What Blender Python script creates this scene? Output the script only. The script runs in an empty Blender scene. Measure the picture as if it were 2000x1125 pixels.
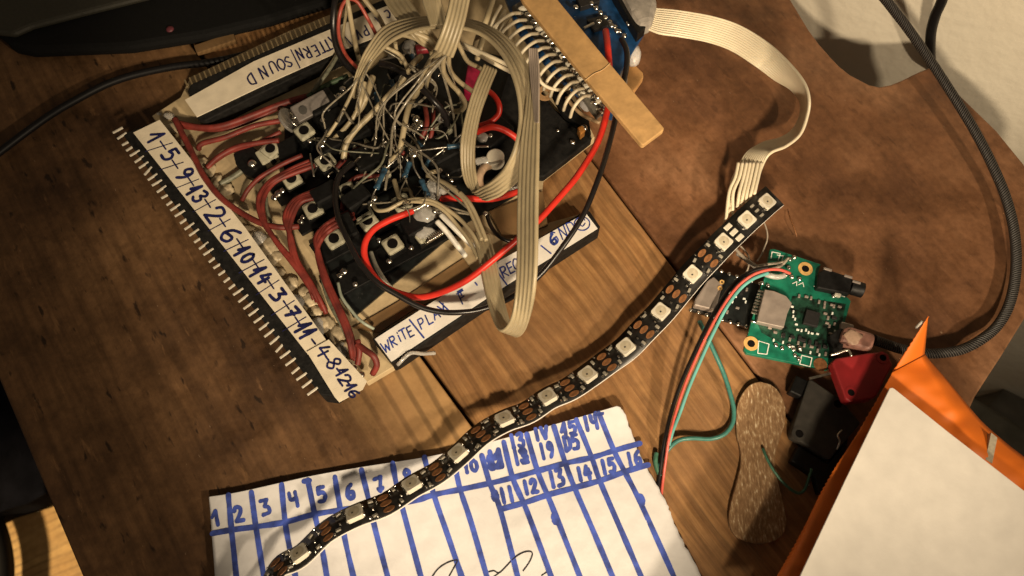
import bpy, bmesh, math, random
from mathutils import Vector, Matrix, noise
random.seed(7)
S = bpy.context.scene
COL = S.collection
# ------------------------------------------------------------------ camera, light, exposure
FPX, TILT, DIST = 1550.0, math.radians(22), 0.267
CAM = Vector((0, -DIST*math.sin(TILT), DIST*math.cos(TILT)))
cd = bpy.data.cameras.new('camera'); cam = bpy.data.objects.new('camera', cd); COL.objects.link(cam)
cam.location = CAM; cam.rotation_euler = (TILT, 0, 0)
cd.sensor_width = 36; cd.lens = 36*FPX/2000; cd.clip_start = 0.005; cd.clip_end = 50
S.camera = cam
cd.dof.use_dof = True; cd.dof.focus_distance = 0.258; cd.dof.aperture_fstop = 22
W = bpy.data.worlds.new("World"); S.world = W; W.use_nodes = True
W.node_tree.nodes['Background'].inputs[0].default_value = (1.0, 0.80, 0.58, 1)
W.node_tree.nodes['Background'].inputs[1].default_value = 0.088
def lamp(name, kind, loc, energy, col, target=None, **kw):
    l = bpy.data.lights.new(name, kind); l.energy = energy; l.color = col
    for k, v in kw.items(): setattr(l, k, v)
    o = bpy.data.objects.new(name, l); COL.objects.link(o); o.location = loc
    if target is not None:
        o.rotation_euler = (Vector(target)-Vector(loc)).to_track_quat('-Z', 'Y').to_euler()
    return o
lamp('desk_lamp_light', 'SPOT', (0.055, -0.33, 0.285), 8.6, (1.0, 0.79, 0.53), target=(-0.018, 0.024, 0),
     shadow_soft_size=0.016, spot_size=math.radians(31), spot_blend=0.4)
lamp('desk_lamp_right_light', 'SPOT', (0.27, -0.27, 0.25), 4.3, (1.0, 0.79, 0.54), target=(0.04, 0.01, 0),
     shadow_soft_size=0.010, spot_size=math.radians(90), spot_blend=0.9)
lamp('desk_lamp_added_spot', 'SPOT', (0.035, -0.325, 0.25), 6.2, (1.0, 0.79, 0.54), target=(0.125, 0.085, 0),
     shadow_soft_size=0.016, spot_size=math.radians(27), spot_blend=0.6)  # added spot beside the desk lamp, lights the right side and wall
lamp('floor_room_light', 'SPOT', (-0.95, -0.45, 0.35), 95, (1.0, 0.74, 0.38), target=(-0.40, -0.085, -0.45),
     shadow_soft_size=0.05, spot_size=math.radians(13), spot_blend=0.6)
S.view_settings.view_transform = 'Standard'; S.view_settings.look = 'None'
S.view_settings.exposure = 0.0; S.view_settings.gamma = 1.0; S.view_settings.use_curve_mapping = False
S.cycles.max_bounces = 8

# ------------------------------------------------------------------ helpers
cT, sT = math.cos(TILT), math.sin(TILT)
VIEW = Vector((0, sT, -cT))
def U(px, py, z=0.0):
    """photo pixel + height in mm above the table -> world point"""
    x, y = (px-1000)/FPX, -(py-562.5)/FPX
    d = Vector((x, y*cT+sT, y*sT-cT))
    t = (z*0.001-CAM.z)/d.z
    return CAM+d*t
def mmpx(px, py, z=0.0):
    """metres per photo pixel at that place"""
    return (U(px, py, z)-CAM).dot(VIEW)/FPX
def smooth(bm, on=True):
    for f in bm.faces: f.smooth = on
def obj(name, bm, mat, parent=None, base=None):
    me = bpy.data.meshes.new(name)
    bm.normal_update(); bm.to_mesh(me); bm.free()
    if parent is not None and base is None: base = Vector(parent.get('_b', (0, 0, 0)))
    if base is not None: me.transform(Matrix.Translation(-Vector(base)))
    o = bpy.data.objects.new(name, me); COL.objects.link(o)
    me.materials.append(mat)
    if parent is not None:
        o.parent = parent
        o['_b'] = tuple(base)
    elif base is not None:
        o.location = base
        o['_b'] = tuple(base)
    return o
def tag(o, label=None, cat=None, group=None, kind=None):
    if label: o['label'] = label
    if cat: o['category'] = cat
    if group: o['group'] = group
    if kind: o['kind'] = kind
    return o
def thing(name, label, cat, base, group=None):
    o = bpy.data.objects.new(name, None); COL.objects.link(o); o.location = base; o.empty_display_size = 0.01
    o['_b'] = tuple(base)
    return tag(o, label, cat, group)
def cat_rom(pts, n):
    P = [Vector(p) if len(p) <= 3 else p for p in pts]
    P = [list(p) for p in pts]; out = []
    m = len(P)
    for i in range(m-1):
        p0, p1, p2, p3 = P[max(i-1, 0)], P[i], P[i+1], P[min(i+2, m-1)]
        for k in range(n):
            t = k/n
            out.append([0.5*((2*b)+(-a+c)*t+(2*a-5*b+4*c-d)*t*t+(-a+3*b-3*c+d)*t*t*t) for a, b, c, d in zip(p0, p1, p2, p3)])
    out.append(P[-1]); return out
def sweep(bm, frames, prof, closed=True, caps=True, uvscale=None):
    """frames: (centre, side, normal); prof: (s along side, t along normal)"""
    uv = bm.loops.layers.uv.verify()
    rings = []; L = 0; Ls = []
    for i, (c, s, n) in enumerate(frames):
        if i: L += (c-frames[i-1][0]).length
        Ls.append(L)
        rings.append([bm.verts.new(c+s*a+n*b) for a, b in prof])
    m = len(prof); q = m if closed else m-1
    for i in range(len(rings)-1):
        for k in range(q):
            f = bm.faces.new((rings[i][k], rings[i][(k+1) % m], rings[i+1][(k+1) % m], rings[i+1][k])); f.smooth = True
            for l, (u, v) in zip(f.loops, ((k/m, Ls[i]), ((k+1)/m, Ls[i]), ((k+1)/m, Ls[i+1]), (k/m, Ls[i+1]))): l[uv].uv = (u, v*100)
    if caps and closed:
        bm.faces.new(list(reversed(rings[0]))); bm.faces.new(rings[-1])
    bmesh.ops.recalc_face_normals(bm, faces=bm.faces[:])
def tube_bm(pts, rp=None, r=None, n=8, seg=7, bm=None, wob=0.0, taper=None):
    """pts (px,py,zmm); rp radius in photo pixels or r in mm"""
    bm = bm or bmesh.new()
    cc = cat_rom([tuple(p) for p in pts], n)
    if wob:
        ph = random.random()*50
        cc = [(p[0]+wob*noise.noise((i*.11+ph, 0, 0)), p[1]+wob*noise.noise((i*.11+ph, 9, 0)), p[2]+0.2*wob*noise.noise((i*.11+ph, 5, 3))) for i, p in enumerate(cc)]
    C = [U(*p) for p in cc]
    fr = []; nrm = None
    for i, c in enumerate(C):
        t = (C[min(i+1, len(C)-1)]-C[max(i-1, 0)])
        if t.length < 1e-9: t = Vector((1, 0, 0))
        t.normalize()
        if nrm is None:
            nrm = Vector((0, 0, 1)) if abs(t.z) < .9 else Vector((1, 0, 0))
        nrm = (nrm-t*nrm.dot(t)); nrm.normalize()
        s = t.cross(nrm)
        rr = (r*0.001) if r else rp*mmpx(*cc[i])
        if taper: rr *= taper(i/(len(C)-1))
        fr.append((c, s*rr, nrm*rr))
    prof = [(math.cos(2*math.pi*k/seg), math.sin(2*math.pi*k/seg)) for k in range(seg)]
    sweep(bm, fr, prof)
    return bm
def tube(name, pts, mat, parent=None, rp=None, r=None, n=8, seg=8, wob=0.0, base=None):
    bm = tube_bm(pts, rp, r, n, seg, None, wob)
    if parent is None and base is None: base = U(*pts[0])
    return obj(name, bm, mat, parent, base)
def ribbon_frames(pts, n=8, roll=None):
    cc = cat_rom(pts, n); out = []
    A = [U(p[0]+p[3], p[1]+p[4], p[2]+p[5]) for p in cc]; B = [U(p[0]-p[3], p[1]-p[4], p[2]-p[5]) for p in cc]
    C = [(a+b)/2 for a, b in zip(A, B)]
    last = None
    for i, c in enumerate(C):
        t = (C[min(i+1, len(C)-1)]-C[max(i-1, 0)]).normalized()
        s = (A[i]-B[i])/2
        nn = s.cross(t).normalized()
        if last is None:
            if nn.z < 0: nn = -nn
        elif nn.dot(last) < 0: nn = -nn
        last = nn
        out.append((c, s, nn))
    return out
def ribbon_bm(pts, k=5, n=8, bm=None, thick=None):
    """flat multi-strand cable: pts (px,py,z, ex,ey,ez) with e = half width vector"""
    bm = bm or bmesh.new()
    fr = ribbon_frames(pts, n)
    w = sum(f[1].length for f in fr)/len(fr)
    r = thick*0.001 if thick else w/k*0.85
    prof = []
    for side in (1, -1):
        for i in range(k):
            for q in range(4):
                a = (q+0.0)/4
                s = -1+2*(i+a)/k
                h = r*(0.30+0.70*math.sin(math.pi*a))
                prof.append((s*side, h*side))
    sweep(bm, fr, prof)
    return bm
def ribbon(name, pts, mat, parent=None, k=5, n=8, thick=None, base=None):
    if parent is None and base is None: base = U(*pts[0][:3])
    return obj(name, ribbon_bm(pts, k, n, None, thick), mat, parent, base)
def prism_bm(poly, z0, z1, bm=None, bev=0.0, ztop=None):
    """polygon of photo pixels seen at height z1 (mm), extruded down to z0; ztop(px,py) optional extra mm"""
    bm2 = bmesh.new()
    top = [U(x, y, z1+(ztop(x, y) if ztop else 0)) for x, y in poly]
    vt = [bm2.verts.new(p) for p in top]
    vb = [bm2.verts.new((p.x, p.y, z0*0.001+((p.z-z1*.001) if ztop else 0))) for p in top]
    f = bm2.faces.new(vt); g = bm2.faces.new(list(reversed(vb)))
    m = len(poly)
    for i in range(m): bm2.faces.new((vt[i], vb[i], vb[(i+1) % m], vt[(i+1) % m]))
    bmesh.ops.recalc_face_normals(bm2, faces=bm2.faces[:])
    if bev: bmesh.ops.bevel(bm2, geom=bm2.edges[:], offset=bev*0.001, segments=2, affect='EDGES', profile=0.5)
    return merge(bm, bm2)
def merge(bm, bm2):
    if bm is None: return bm2
    me = bpy.data.meshes.new('tmp'); bm2.to_mesh(me); bm2.free(); bm.from_mesh(me); bpy.data.meshes.remove(me); return bm
def prism(name, poly, z0, z1, mat, parent=None, bev=0.0, base=None, ztop=None):
    if parent is None and base is None:
        base = U(sum(p[0] for p in poly)/len(poly), sum(p[1] for p in poly)/len(poly), z1); base.z = z0*.001
    return obj(name, prism_bm(poly, z0, z1, None, bev, ztop), mat, parent, base)
def rbox_bm(M, l, w, h, bev=0.2, bm=None):
    """box l x w x h mm standing on the frame M (x along l, z up)"""
    bm2 = bmesh.new()
    bmesh.ops.create_cube(bm2, size=1)
    bmesh.ops.scale(bm2, vec=(l*.001, w*.001, h*.001), verts=bm2.verts)
    bmesh.ops.translate(bm2, vec=(0, 0, h*.0005), verts=bm2.verts)
    if bev: bmesh.ops.bevel(bm2, geom=bm2.edges[:], offset=bev*.001, segments=2, affect='EDGES', profile=.5)
    bmesh.ops.transform(bm2, matrix=M, verts=bm2.verts)
    return merge(bm, bm2)
def cyl_bm(M, r, h, seg=20, bev=0.0, bm=None, r2=None):
    bm2 = bmesh.new()
    bmesh.ops.create_cone(bm2, cap_ends=True, segments=seg, radius1=r*.001, radius2=(r2 if r2 is not None else r)*.001, depth=h*.001)
    bmesh.ops.translate(bm2, vec=(0, 0, h*.0005), verts=bm2.verts)
    for f in bm2.faces: f.smooth = len(f.verts) == 4
    if bev:
        bmesh.ops.bevel(bm2, geom=[e for e in bm2.edges if any(len(f.verts) > 4 for f in e.link_faces)], offset=bev*.001, segments=2, affect='EDGES', profile=.5)
    bmesh.ops.transform(bm2, matrix=M, verts=bm2.verts)
    return merge(bm, bm2)
def ring_bm(M, ro, ri, h, seg=24, bm=None):
    bm2 = bmesh.new(); V = []
    for (r, z) in ((ri, 0), (ro, 0), (ro, h), (ri, h)):
        V.append([bm2.verts.new((r*.001*math.cos(2*math.pi*k/seg), r*.001*math.sin(2*math.pi*k/seg), z*.001)) for k in range(seg)])
    for a in range(4):
        b = (a+1) % 4
        for k in range(seg):
            j = (k+1) % seg
            bm2.faces.new((V[a][k], V[a][j], V[b][j], V[b][k]))
    bmesh.ops.recalc_face_normals(bm2, faces=bm2.faces[:])
    bmesh.ops.transform(bm2, matrix=M, verts=bm2.verts)
    return merge(bm, bm2)
def frame(px, py, z, dx, dy, roll=0.0):
    """standing frame at a photo pixel, x axis along photo direction (dx,dy)"""
    c = U(px, py, z); x = (U(px+dx, py+dy, z)-c).normalized(); up = Vector((0, 0, 1)); y = up.cross(x)
    M = Matrix(((x.x, y.x, up.x, c.x), (x.y, y.y, up.y, c.y), (x.z, y.z, up.z, c.z), (0, 0, 0, 1)))
    return M @ Matrix.Rotation(roll, 4, 'X') if roll else M
def blob_bm(px, py, z, rmm, bm=None, sc=(1, 1, .7), bump=.18, sub=2):
    bm2 = bmesh.new(); bmesh.ops.create_icosphere(bm2, subdivisions=sub, radius=rmm*.001)
    ph = random.random()*40
    for v in bm2.verts:
        v.co *= 1+bump*noise.noise(v.co*700+Vector((ph, ph, 0)))
        v.co = Vector((v.co.x*sc[0], v.co.y*sc[1], v.co.z*sc[2]))
    smooth(bm2); bmesh.ops.translate(bm2, vec=U(px, py, z), verts=bm2.verts)
    return merge(bm, bm2)
# ---- handwriting
_lay = [0]
def stroke_bm(bm, pts, wmm, z, n=5, jit=0.0, zf=None):
    """ink line through photo pixels, lying z mm up"""
    _lay[0] = (_lay[0]+1) % 9
    dz = 0.012*_lay[0]
    cc = cat_rom(pts, n) if len(pts) > 2 else [[pts[0][k]+(pts[1][k]-pts[0][k])*i/8 for k in (0, 1)] for i in range(9)]
    ph = random.random()*90
    C = [U(p[0], p[1], (zf(p[0], p[1]) if zf else z)+dz) for p in cc]
    hw = wmm*.0005; Lf = []; Rt = []
    for i, c in enumerate(C):
        t = C[min(i+1, len(C)-1)]-C[max(i-1, 0)]; t.z = 0
        if t.length < 1e-8: t = Vector((1, 0, 0))
        t.normalize(); s = Vector((-t.y, t.x, 0))
        k = 1+0.22*noise.noise((i*.35+ph, 0, 0))
        Lf.append(c+s*hw*k); Rt.append(c-s*hw*k)
    t0 = (C[0]-C[1]).normalized(); t1 = (C[-1]-C[-2]).normalized()
    def cap(c, t, a, b):
        s = (a-b)/2
        return [c+t*hw*math.sin(q)+s*math.cos(q) for q in (math.pi*.25, math.pi*.5, math.pi*.75)]
    loop = Lf+cap(C[-1], t1, Lf[-1], Rt[-1])+list(reversed(Rt))
    vs = [bm.verts.new(p) for p in Lf]; ws = [bm.verts.new(p) for p in Rt]
    for i in range(len(vs)-1): bm.faces.new((vs[i], ws[i], ws[i+1], vs[i+1]))
    for c, t, a, b, va, vb in ((C[-1], t1, Lf[-1], Rt[-1], vs[-1], ws[-1]), (C[0], t0, Lf[0], Rt[0], vs[0], ws[0])):
        cp = [bm.verts.new(p) for p in cap(c, t, a, b)]
        bm.faces.new([va]+cp+[vb])
GL = {
 '0': [[(.5,1),(.12,.75),(.1,.25),(.5,0),(.88,.25),(.88,.75),(.5,1)]],
 '1': [[(.1,.62),(.6,1)],[(.6,1),(.55,0)]],
 'f1': [[(0,.35),(.62,1)],[(.62,1),(.55,-.05)]],
 'i1': [[(.5,1),(.5,0)]],
 '2': [[(.1,.75),(.3,1),(.75,.92),(.75,.6),(.1,.02)],[(.1,.02),(.9,.0)]],
 '3': [[(.12,.92),(.6,1),(.8,.78),(.42,.53)],[(.42,.53),(.85,.4),(.75,.08),(.4,0),(.1,.12)]],
 'f3': [[(.1,1),(.85,1)],[(.85,1),(.45,.58)],[(.45,.58),(.85,.45),(.85,.1),(.1,0)]],
 '4': [[(.45,1),(.08,.42)],[(.08,.42),(.92,.42)],[(.7,.75),(.65,0)]],
 'u4': [[(.1,1),(.12,.6),(.35,.5),(.75,.62)],[(.8,1),(.78,0)]],
 '5': [[(.85,1),(.25,1)],[(.25,1),(.18,.58)],[(.18,.58),(.6,.65),(.88,.4),(.65,.05),(.1,.05)]],
 '6': [[(.75,1),(.3,.75),(.12,.3),(.4,0),(.8,.15),(.75,.48),(.2,.4)]],
 '7': [[(.08,.95),(.88,1)],[(.88,1),(.4,0)],[(.25,.5),(.8,.52)]],
 'a7': [[(.1,.9),(.9,1)],[(.85,1),(.5,.0)],[(.3,.2),(.5,.0)],[(.5,0),(.85,.2)]],
 '8': [[(.5,.52),(.2,.75),(.5,1),(.8,.78),(.5,.52),(.15,.25),(.5,0),(.85,.25),(.5,.52)]],
 '9': [[(.8,.72),(.5,.5),(.2,.7),(.45,1),(.8,.85),(.78,.4),(.4,0)]],
 'W': [[(0,1),(.25,0)],[(.25,0),(.5,.7)],[(.5,.7),(.75,0)],[(.75,0),(1,1)]],
 'R': [[(.15,0),(.15,1)],[(.15,1),(.75,.95),(.75,.6),(.18,.5)],[(.3,.5),(.85,0)]],
 'I': [[(.5,.65),(.5,0)],[(.5,.95),(.5,.88)]],
 'T': [[(.05,1),(.95,1)],[(.5,1),(.5,0)]],
 'E': [[(.85,1),(.2,1)],[(.2,1),(.2,0)],[(.2,0),(.85,0)],[(.2,.52),(.7,.52)]],
 'P': [[(.2,0),(.2,1)],[(.2,1),(.8,.95),(.8,.55),(.2,.45)]],
 'L': [[(.2,1),(.2,0)],[(.2,0),(.85,0)]],
 'A': [[(.05,0),(.5,1)],[(.5,1),(.95,0)],[(.22,.38),(.78,.38)]],
 'Y': [[(.05,1),(.5,.5)],[(.95,1),(.4,0)]],
 'F': [[(.2,0),(.2,1)],[(.05,1),(.9,1)],[(.2,.5),(.75,.55)]],
 'C': [[(.85,.85),(.5,1),(.12,.6),(.25,.08),(.85,.1)]],
 'G': [[(.85,.85),(.45,1),(.1,.5),(.4,0),(.85,.15),(.85,.5)],[(.85,.5),(.5,.48)]],
 'N': [[(.1,0),(.15,1)],[(.15,1),(.8,0)],[(.8,0),(.88,1)]],
 'D': [[(.15,0),(.15,1)],[(.15,1),(.8,.85),(.85,.25),(.15,0)]],
 'S': [[(.85,.85),(.45,1),(.15,.78),(.5,.52),(.85,.28),(.5,0),(.1,.12)]],
 'O': [[(.5,1),(.1,.7),(.12,.25),(.5,0),(.88,.3),(.85,.75),(.5,1)]],
 'U': [[(.1,1),(.15,.2),(.5,0),(.8,.2),(.88,1)]],
 'V': [[(.05,1),(.45,0)],[(.45,0),(.95,1)]],
 '-': [[(.1,.45),(.9,.45)]],
}
def glyph(bm, g, cx, cy, d, u, wmm, z, zf=None):
    """glyph g centred at (cx,cy): d = photo vector of its width, u = photo vector of its height"""
    for st in GL[g]:
        stroke_bm(bm, [(cx+d[0]*(x-.5)+u[0]*(y-.5), cy+d[1]*(x-.5)+u[1]*(y-.5)) for x, y in st], wmm, z, zf=zf)

# ------------------------------------------------------------------ materials
def nodes_of(name):
    m = bpy.data.materials.new(name); m.use_nodes = True
    nt = m.node_tree; return m, nt, nt.nodes['Principled BSDF']
def mat(name, col, rough=.5, metal=0., var=.12, vscale=900., bump=0., bscale=1500., spec=.5, trans=0., sss=0., alpha=1.0, emit=None):
    m, nt, b = nodes_of(name)
    b.inputs['Roughness'].default_value = rough; b.inputs['Metallic'].default_value = metal
    b.inputs['Specular IOR Level'].default_value = spec
    b.inputs['Transmission Weight'].default_value = trans
    if sss: b.inputs['Subsurface Weight'].default_value = sss; b.inputs['Subsurface Radius'].default_value = (.002, .0015, .001); b.inputs['Subsurface Scale'].default_value = .5
    if emit: b.inputs['Emission Color'].default_value = (*emit[:3], 1); b.inputs['Emission Strength'].default_value = emit[3]
    tc = nt.nodes.new('ShaderNodeTexCoord')
    nz = nt.nodes.new('ShaderNodeTexNoise'); nz.inputs['Scale'].default_value = vscale; nz.inputs['Detail'].default_value = 4
    nt.links.new(tc.outputs['Object'], nz.inputs['Vector'])
    rp = nt.nodes.new('ShaderNodeValToRGB')
    lo = [max(0, c*(1-var*1.6)) for c in col]; hi = [min(1, c*(1+var)) for c in col]
    rp.color_ramp.elements[0].position = .3; rp.color_ramp.elements[1].position = .7
    rp.color_ramp.elements[0].color = (*lo, 1); rp.color_ramp.elements[1].color = (*hi, 1)
    nt.links.new(nz.outputs['Fac'], rp.inputs['Fac']); nt.links.new(rp.outputs['Color'], b.inputs['Base Color'])
    if bump:
        n2 = nt.nodes.new('ShaderNodeTexNoise'); n2.inputs['Scale'].default_value = bscale; n2.inputs['Detail'].default_value = 3
        nt.links.new(tc.outputs['Object'], n2.inputs['Vector'])
        bp = nt.nodes.new('ShaderNodeBump'); bp.inputs['Strength'].default_value = bump; bp.inputs['Distance'].default_value = .0004
        nt.links.new(n2.outputs['Fac'], bp.inputs['Height']); nt.links.new(bp.outputs['Normal'], b.inputs['Normal'])
    return m
def N(nt, t, **kw):
    n = nt.nodes.new(t)
    for k, v in kw.items():
        if k in n.inputs: n.inputs[k].default_value = v
        else: setattr(n, k, v)
    return n
def ramp(nt, src, stops):
    r = nt.nodes.new('ShaderNodeValToRGB'); e = r.color_ramp.elements
    while len(e) < len(stops): e.new(.5)
    for q, (p, c) in zip(e, stops): q.position = p; q.color = (*c, 1) if len(c) == 3 else c
    nt.links.new(src, r.inputs['Fac']); return r.outputs['Color']
def mix(nt, fac, a, b, mode='MIX'):
    m = nt.nodes.new('ShaderNodeMix'); m.data_type = 'RGBA'; m.blend_type = mode
    if isinstance(fac, float): m.inputs[0].default_value = fac
    else: nt.links.new(fac, m.inputs[0])
    for s, i in ((a, 6), (b, 7)):
        if isinstance(s, tuple): m.inputs[i].default_value = (*s, 1)
        else: nt.links.new(s, m.inputs[i])
    return m.outputs[2]
def wood(name, ang, light, dark, stain, stain_amt, fine=300., ridge=.5, rough=.55, pits=.0, rings=170., period=45., line=.8):
    """ang: grain direction (radians, world XY)"""
    m, nt, b = nodes_of(name); b.inputs['Roughness'].default_value = rough; b.inputs['Specular IOR Level'].default_value = .35
    tc = N(nt, 'ShaderNodeTexCoord')
    mp = N(nt, 'ShaderNodeMapping'); mp.inputs['Rotation'].default_value = (0, 0, -ang); nt.links.new(tc.outputs['Object'], mp.inputs['Vector'])
    warp = N(nt, 'ShaderNodeTexNoise', Scale=14., Detail=2.); nt.links.new(mp.outputs[0], warp.inputs['Vector'])
    wsub = N(nt, 'ShaderNodeVectorMath', operation='MULTIPLY_ADD'); nt.links.new(warp.outputs['Color'], wsub.inputs[0])
    wsub.inputs[1].default_value = (0, .012, 0); nt.links.new(mp.outputs[0], wsub.inputs[2])
    st = N(nt, 'ShaderNodeMapping'); st.inputs['Scale'].default_value = (9, 1, 1); st.inputs['Scale'].default_value = (.035, 1, 1); nt.links.new(wsub.outputs[0], st.inputs['Vector'])
    g1 = N(nt, 'ShaderNodeTexNoise', Scale=rings, Detail=5., Roughness=.65); nt.links.new(st.outputs[0], g1.inputs['Vector'])
    c1 = ramp(nt, g1.outputs['Fac'], [(.32, dark), (.47, tuple(.6*a+.4*c for a, c in zip(dark, light))), (.56, light), (.75, tuple(min(1, c*1.18) for c in light))])
    wv = N(nt, 'ShaderNodeTexWave', Scale=period, Distortion=2.2, Detail=2.); wv.bands_direction = 'Y'; wv.inputs['Detail Scale'].default_value = .6
    wst = N(nt, 'ShaderNodeMapping'); wst.inputs['Scale'].default_value = (.10, 1, 1); nt.links.new(wsub.outputs[0], wst.inputs['Vector']); nt.links.new(wst.outputs[0], wv.inputs['Vector'])
    brk = ramp(nt, warp.outputs['Fac'], [(.28, (0, 0, 0)), (.5, (line,)*3)])
    lm = N(nt, 'ShaderNodeMath', operation='MULTIPLY'); nt.links.new(ramp(nt, wv.outputs['Fac'], [(.60, (0, 0, 0)), (.90, (1, 1, 1)), (1.0, (.8, .8, .8))]), lm.inputs[0]); nt.links.new(brk, lm.inputs[1])
    c1 = mix(nt, lm.outputs[0], c1, tuple(.50*c for c in dark))
    st2 = N(nt, 'ShaderNodeMapping'); st2.inputs['Scale'].default_value = (.08, 1, 1); nt.links.new(mp.outputs[0], st2.inputs['Vector'])
    g2 = N(nt, 'ShaderNodeTexNoise', Scale=fine*4, Detail=3.); nt.links.new(st2.outputs[0], g2.inputs['Vector'])
    c2 = mix(nt, .5, c1, ramp(nt, g2.outputs['Fac'], [(.3, (.45, .45, .45)), (.7, (1, 1, 1))]), 'MULTIPLY')
    big = N(nt, 'ShaderNodeTexNoise', Scale=22., Detail=9., Roughness=.62); nt.links.new(tc.outputs['Object'], big.inputs['Vector'])
    f = ramp(nt, big.outputs['Fac'], [(.38, (0, 0, 0)), (.66, (stain_amt,)*3)])
    c3 = mix(nt, f, c2, stain)
    mid = N(nt, 'ShaderNodeTexNoise', Scale=140., Detail=8., Roughness=.7); nt.links.new(tc.outputs['Object'], mid.inputs['Vector'])
    c3 = mix(nt, .55, c3, ramp(nt, mid.outputs['Fac'], [(.3, (.5, .48, .45)), (.62, (1, 1, 1)), (.8, (1.0, 1.0, 1.0))]), 'MULTIPLY')
    if pits:
        st3 = N(nt, 'ShaderNodeMapping'); st3.inputs['Scale'].default_value = (.33, 1, 1); nt.links.new(mp.outputs[0], st3.inputs['Vector'])
        pt = N(nt, 'ShaderNodeTexNoise', Scale=330., Detail=2.); nt.links.new(st3.outputs[0], pt.inputs['Vector'])
        c3 = mix(nt, ramp(nt, pt.outputs['Fac'], [(.64, (0, 0, 0)), (.70, (pits,)*3)]), c3, tuple(c*.22 for c in dark))
        pl = N(nt, 'ShaderNodeTexNoise', Scale=210., Detail=4.); nt.links.new(st3.outputs[0], pl.inputs['Vector'])
        c3 = mix(nt, ramp(nt, pl.outputs['Fac'], [(.66, (0, 0, 0)), (.80, (pits*.5,)*3)]), c3, tuple(min(1, c*1.7) for c in light))
    nt.links.new(c3, b.inputs['Base Color'])
    bp = N(nt, 'ShaderNodeBump', Strength=ridge, Distance=.0006); nt.links.new(g1.outputs['Fac'], bp.inputs['Height'])
    bp2 = N(nt, 'ShaderNodeBump', Strength=.35, Distance=.0004); nt.links.new(mid.outputs['Fac'], bp2.inputs['Height']); nt.links.new(bp.outputs['Normal'], bp2.inputs['Normal'])
    nt.links.new(bp2.outputs['Normal'], b.inputs['Normal'])
    nt.links.new(ramp(nt, big.outputs['Fac'], [(.3, (rough-.14,)*3), (.7, (rough+.18,)*3)]), b.inputs['Roughness'])
    return m
def worn(name, ang, cols, pit, dirt=None, rough=.52, streak=.35, mottle=.75):
    """old varnished wood: blotches at several sizes, faint grain, pores, scratches"""
    m, nt, b = nodes_of(name); b.inputs['Specular IOR Level'].default_value = .32
    tc = N(nt, 'ShaderNodeTexCoord')
    mp = N(nt, 'ShaderNodeMapping'); mp.inputs['Rotation'].default_value = (0, 0, -ang); nt.links.new(tc.outputs['Object'], mp.inputs['Vector'])
    def noise(scale, detail, rg, stretch=None):
        n = N(nt, 'ShaderNodeTexNoise', Scale=scale, Detail=detail, Roughness=rg)
        if stretch:
            s = N(nt, 'ShaderNodeMapping'); s.inputs['Scale'].default_value = (stretch, 1, 1); nt.links.new(mp.outputs[0], s.inputs['Vector']); nt.links.new(s.outputs[0], n.inputs['Vector'])
        else: nt.links.new(tc.outputs['Object'], n.inputs['Vector'])
        return n.outputs['Fac']
    big, mid, fine = noise(17., 6., .6), noise(75., 8., .68), noise(420., 4., .6)
    c = ramp(nt, big, [(.34, cols[0]), (.5, cols[1]), (.66, cols[2])])
    c = mix(nt, mottle, c, ramp(nt, mid, [(.32, (.45, .43, .42)), (.55, (.95, .95, .95)), (.72, (1.12, 1.10, 1.08))]), 'MULTIPLY')
    c = mix(nt, .6, c, ramp(nt, fine, [(.3, (.62, .6, .58)), (.6, (1, 1, 1))]), 'MULTIPLY')
    gr = noise(260., 4., .6, .07)
    c = mix(nt, streak, c, ramp(nt, gr, [(.35, (.5, .48, .45)), (.6, (1, 1, 1))]), 'MULTIPLY')
    p = noise(300., 3., .5, .36)
    c = mix(nt, ramp(nt, p, [(.635, (0, 0, 0)), (.70, (pit,)*3)]), c, tuple(x*.18 for x in cols[0]))
    l = noise(190., 6., .62, .25)
    c = mix(nt, ramp(nt, l, [(.62, (0, 0, 0)), (.76, (pit*.55,)*3)]), c, tuple(min(1, x*1.7) for x in cols[2]))
    sk = noise(900., 2., .5, .5)
    c = mix(nt, ramp(nt, sk, [(.73, (0, 0, 0)), (.79, (.4,)*3)]), c, (.36, .25, .16))
    if dirt:
        pine, y0, sgn = dirt
        m2 = N(nt, 'ShaderNodeMapping'); m2.inputs['Rotation'].default_value = (0, 0, -GA); nt.links.new(tc.outputs['Object'], m2.inputs['Vector'])
        sx = N(nt, 'ShaderNodeSeparateXYZ'); nt.links.new(m2.outputs[0], sx.inputs[0])
        ma = N(nt, 'ShaderNodeMath', operation='SUBTRACT'); nt.links.new(sx.outputs['Y'], ma.inputs[0]); ma.inputs[1].default_value = y0
        mb = N(nt, 'ShaderNodeMath', operation='MULTIPLY'); nt.links.new(ma.outputs[0], mb.inputs[0]); mb.inputs[1].default_value = sgn
        ad = N(nt, 'ShaderNodeMath', operation='MULTIPLY_ADD'); nt.links.new(big, ad.inputs[0]); ad.inputs[1].default_value = .05; nt.links.new(mb.outputs[0], ad.inputs[2])
        wv = N(nt, 'ShaderNodeTexWave', Scale=50., Distortion=2.5, Detail=2.); wv.bands_direction = 'Y'
        s2 = N(nt, 'ShaderNodeMapping'); s2.inputs['Scale'].default_value = (.1, 1, 1); nt.links.new(m2.outputs[0], s2.inputs['Vector']); nt.links.new(s2.outputs[0], wv.inputs['Vector'])
        pc = mix(nt, ramp(nt, wv.outputs['Fac'], [(.65, (0, 0, 0)), (.95, (.8,)*3)]), pine, tuple(x*.42 for x in pine))
        pc = mix(nt, .6, pc, ramp(nt, mid, [(.3, (.5, .48, .45)), (.6, (1, 1, 1))]), 'MULTIPLY')
        c = mix(nt, ramp(nt, ad.outputs[0], [(.030, (1, 1, 1)), (.058, (0, 0, 0))]), c, pc)
    nt.links.new(c, b.inputs['Base Color'])
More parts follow.
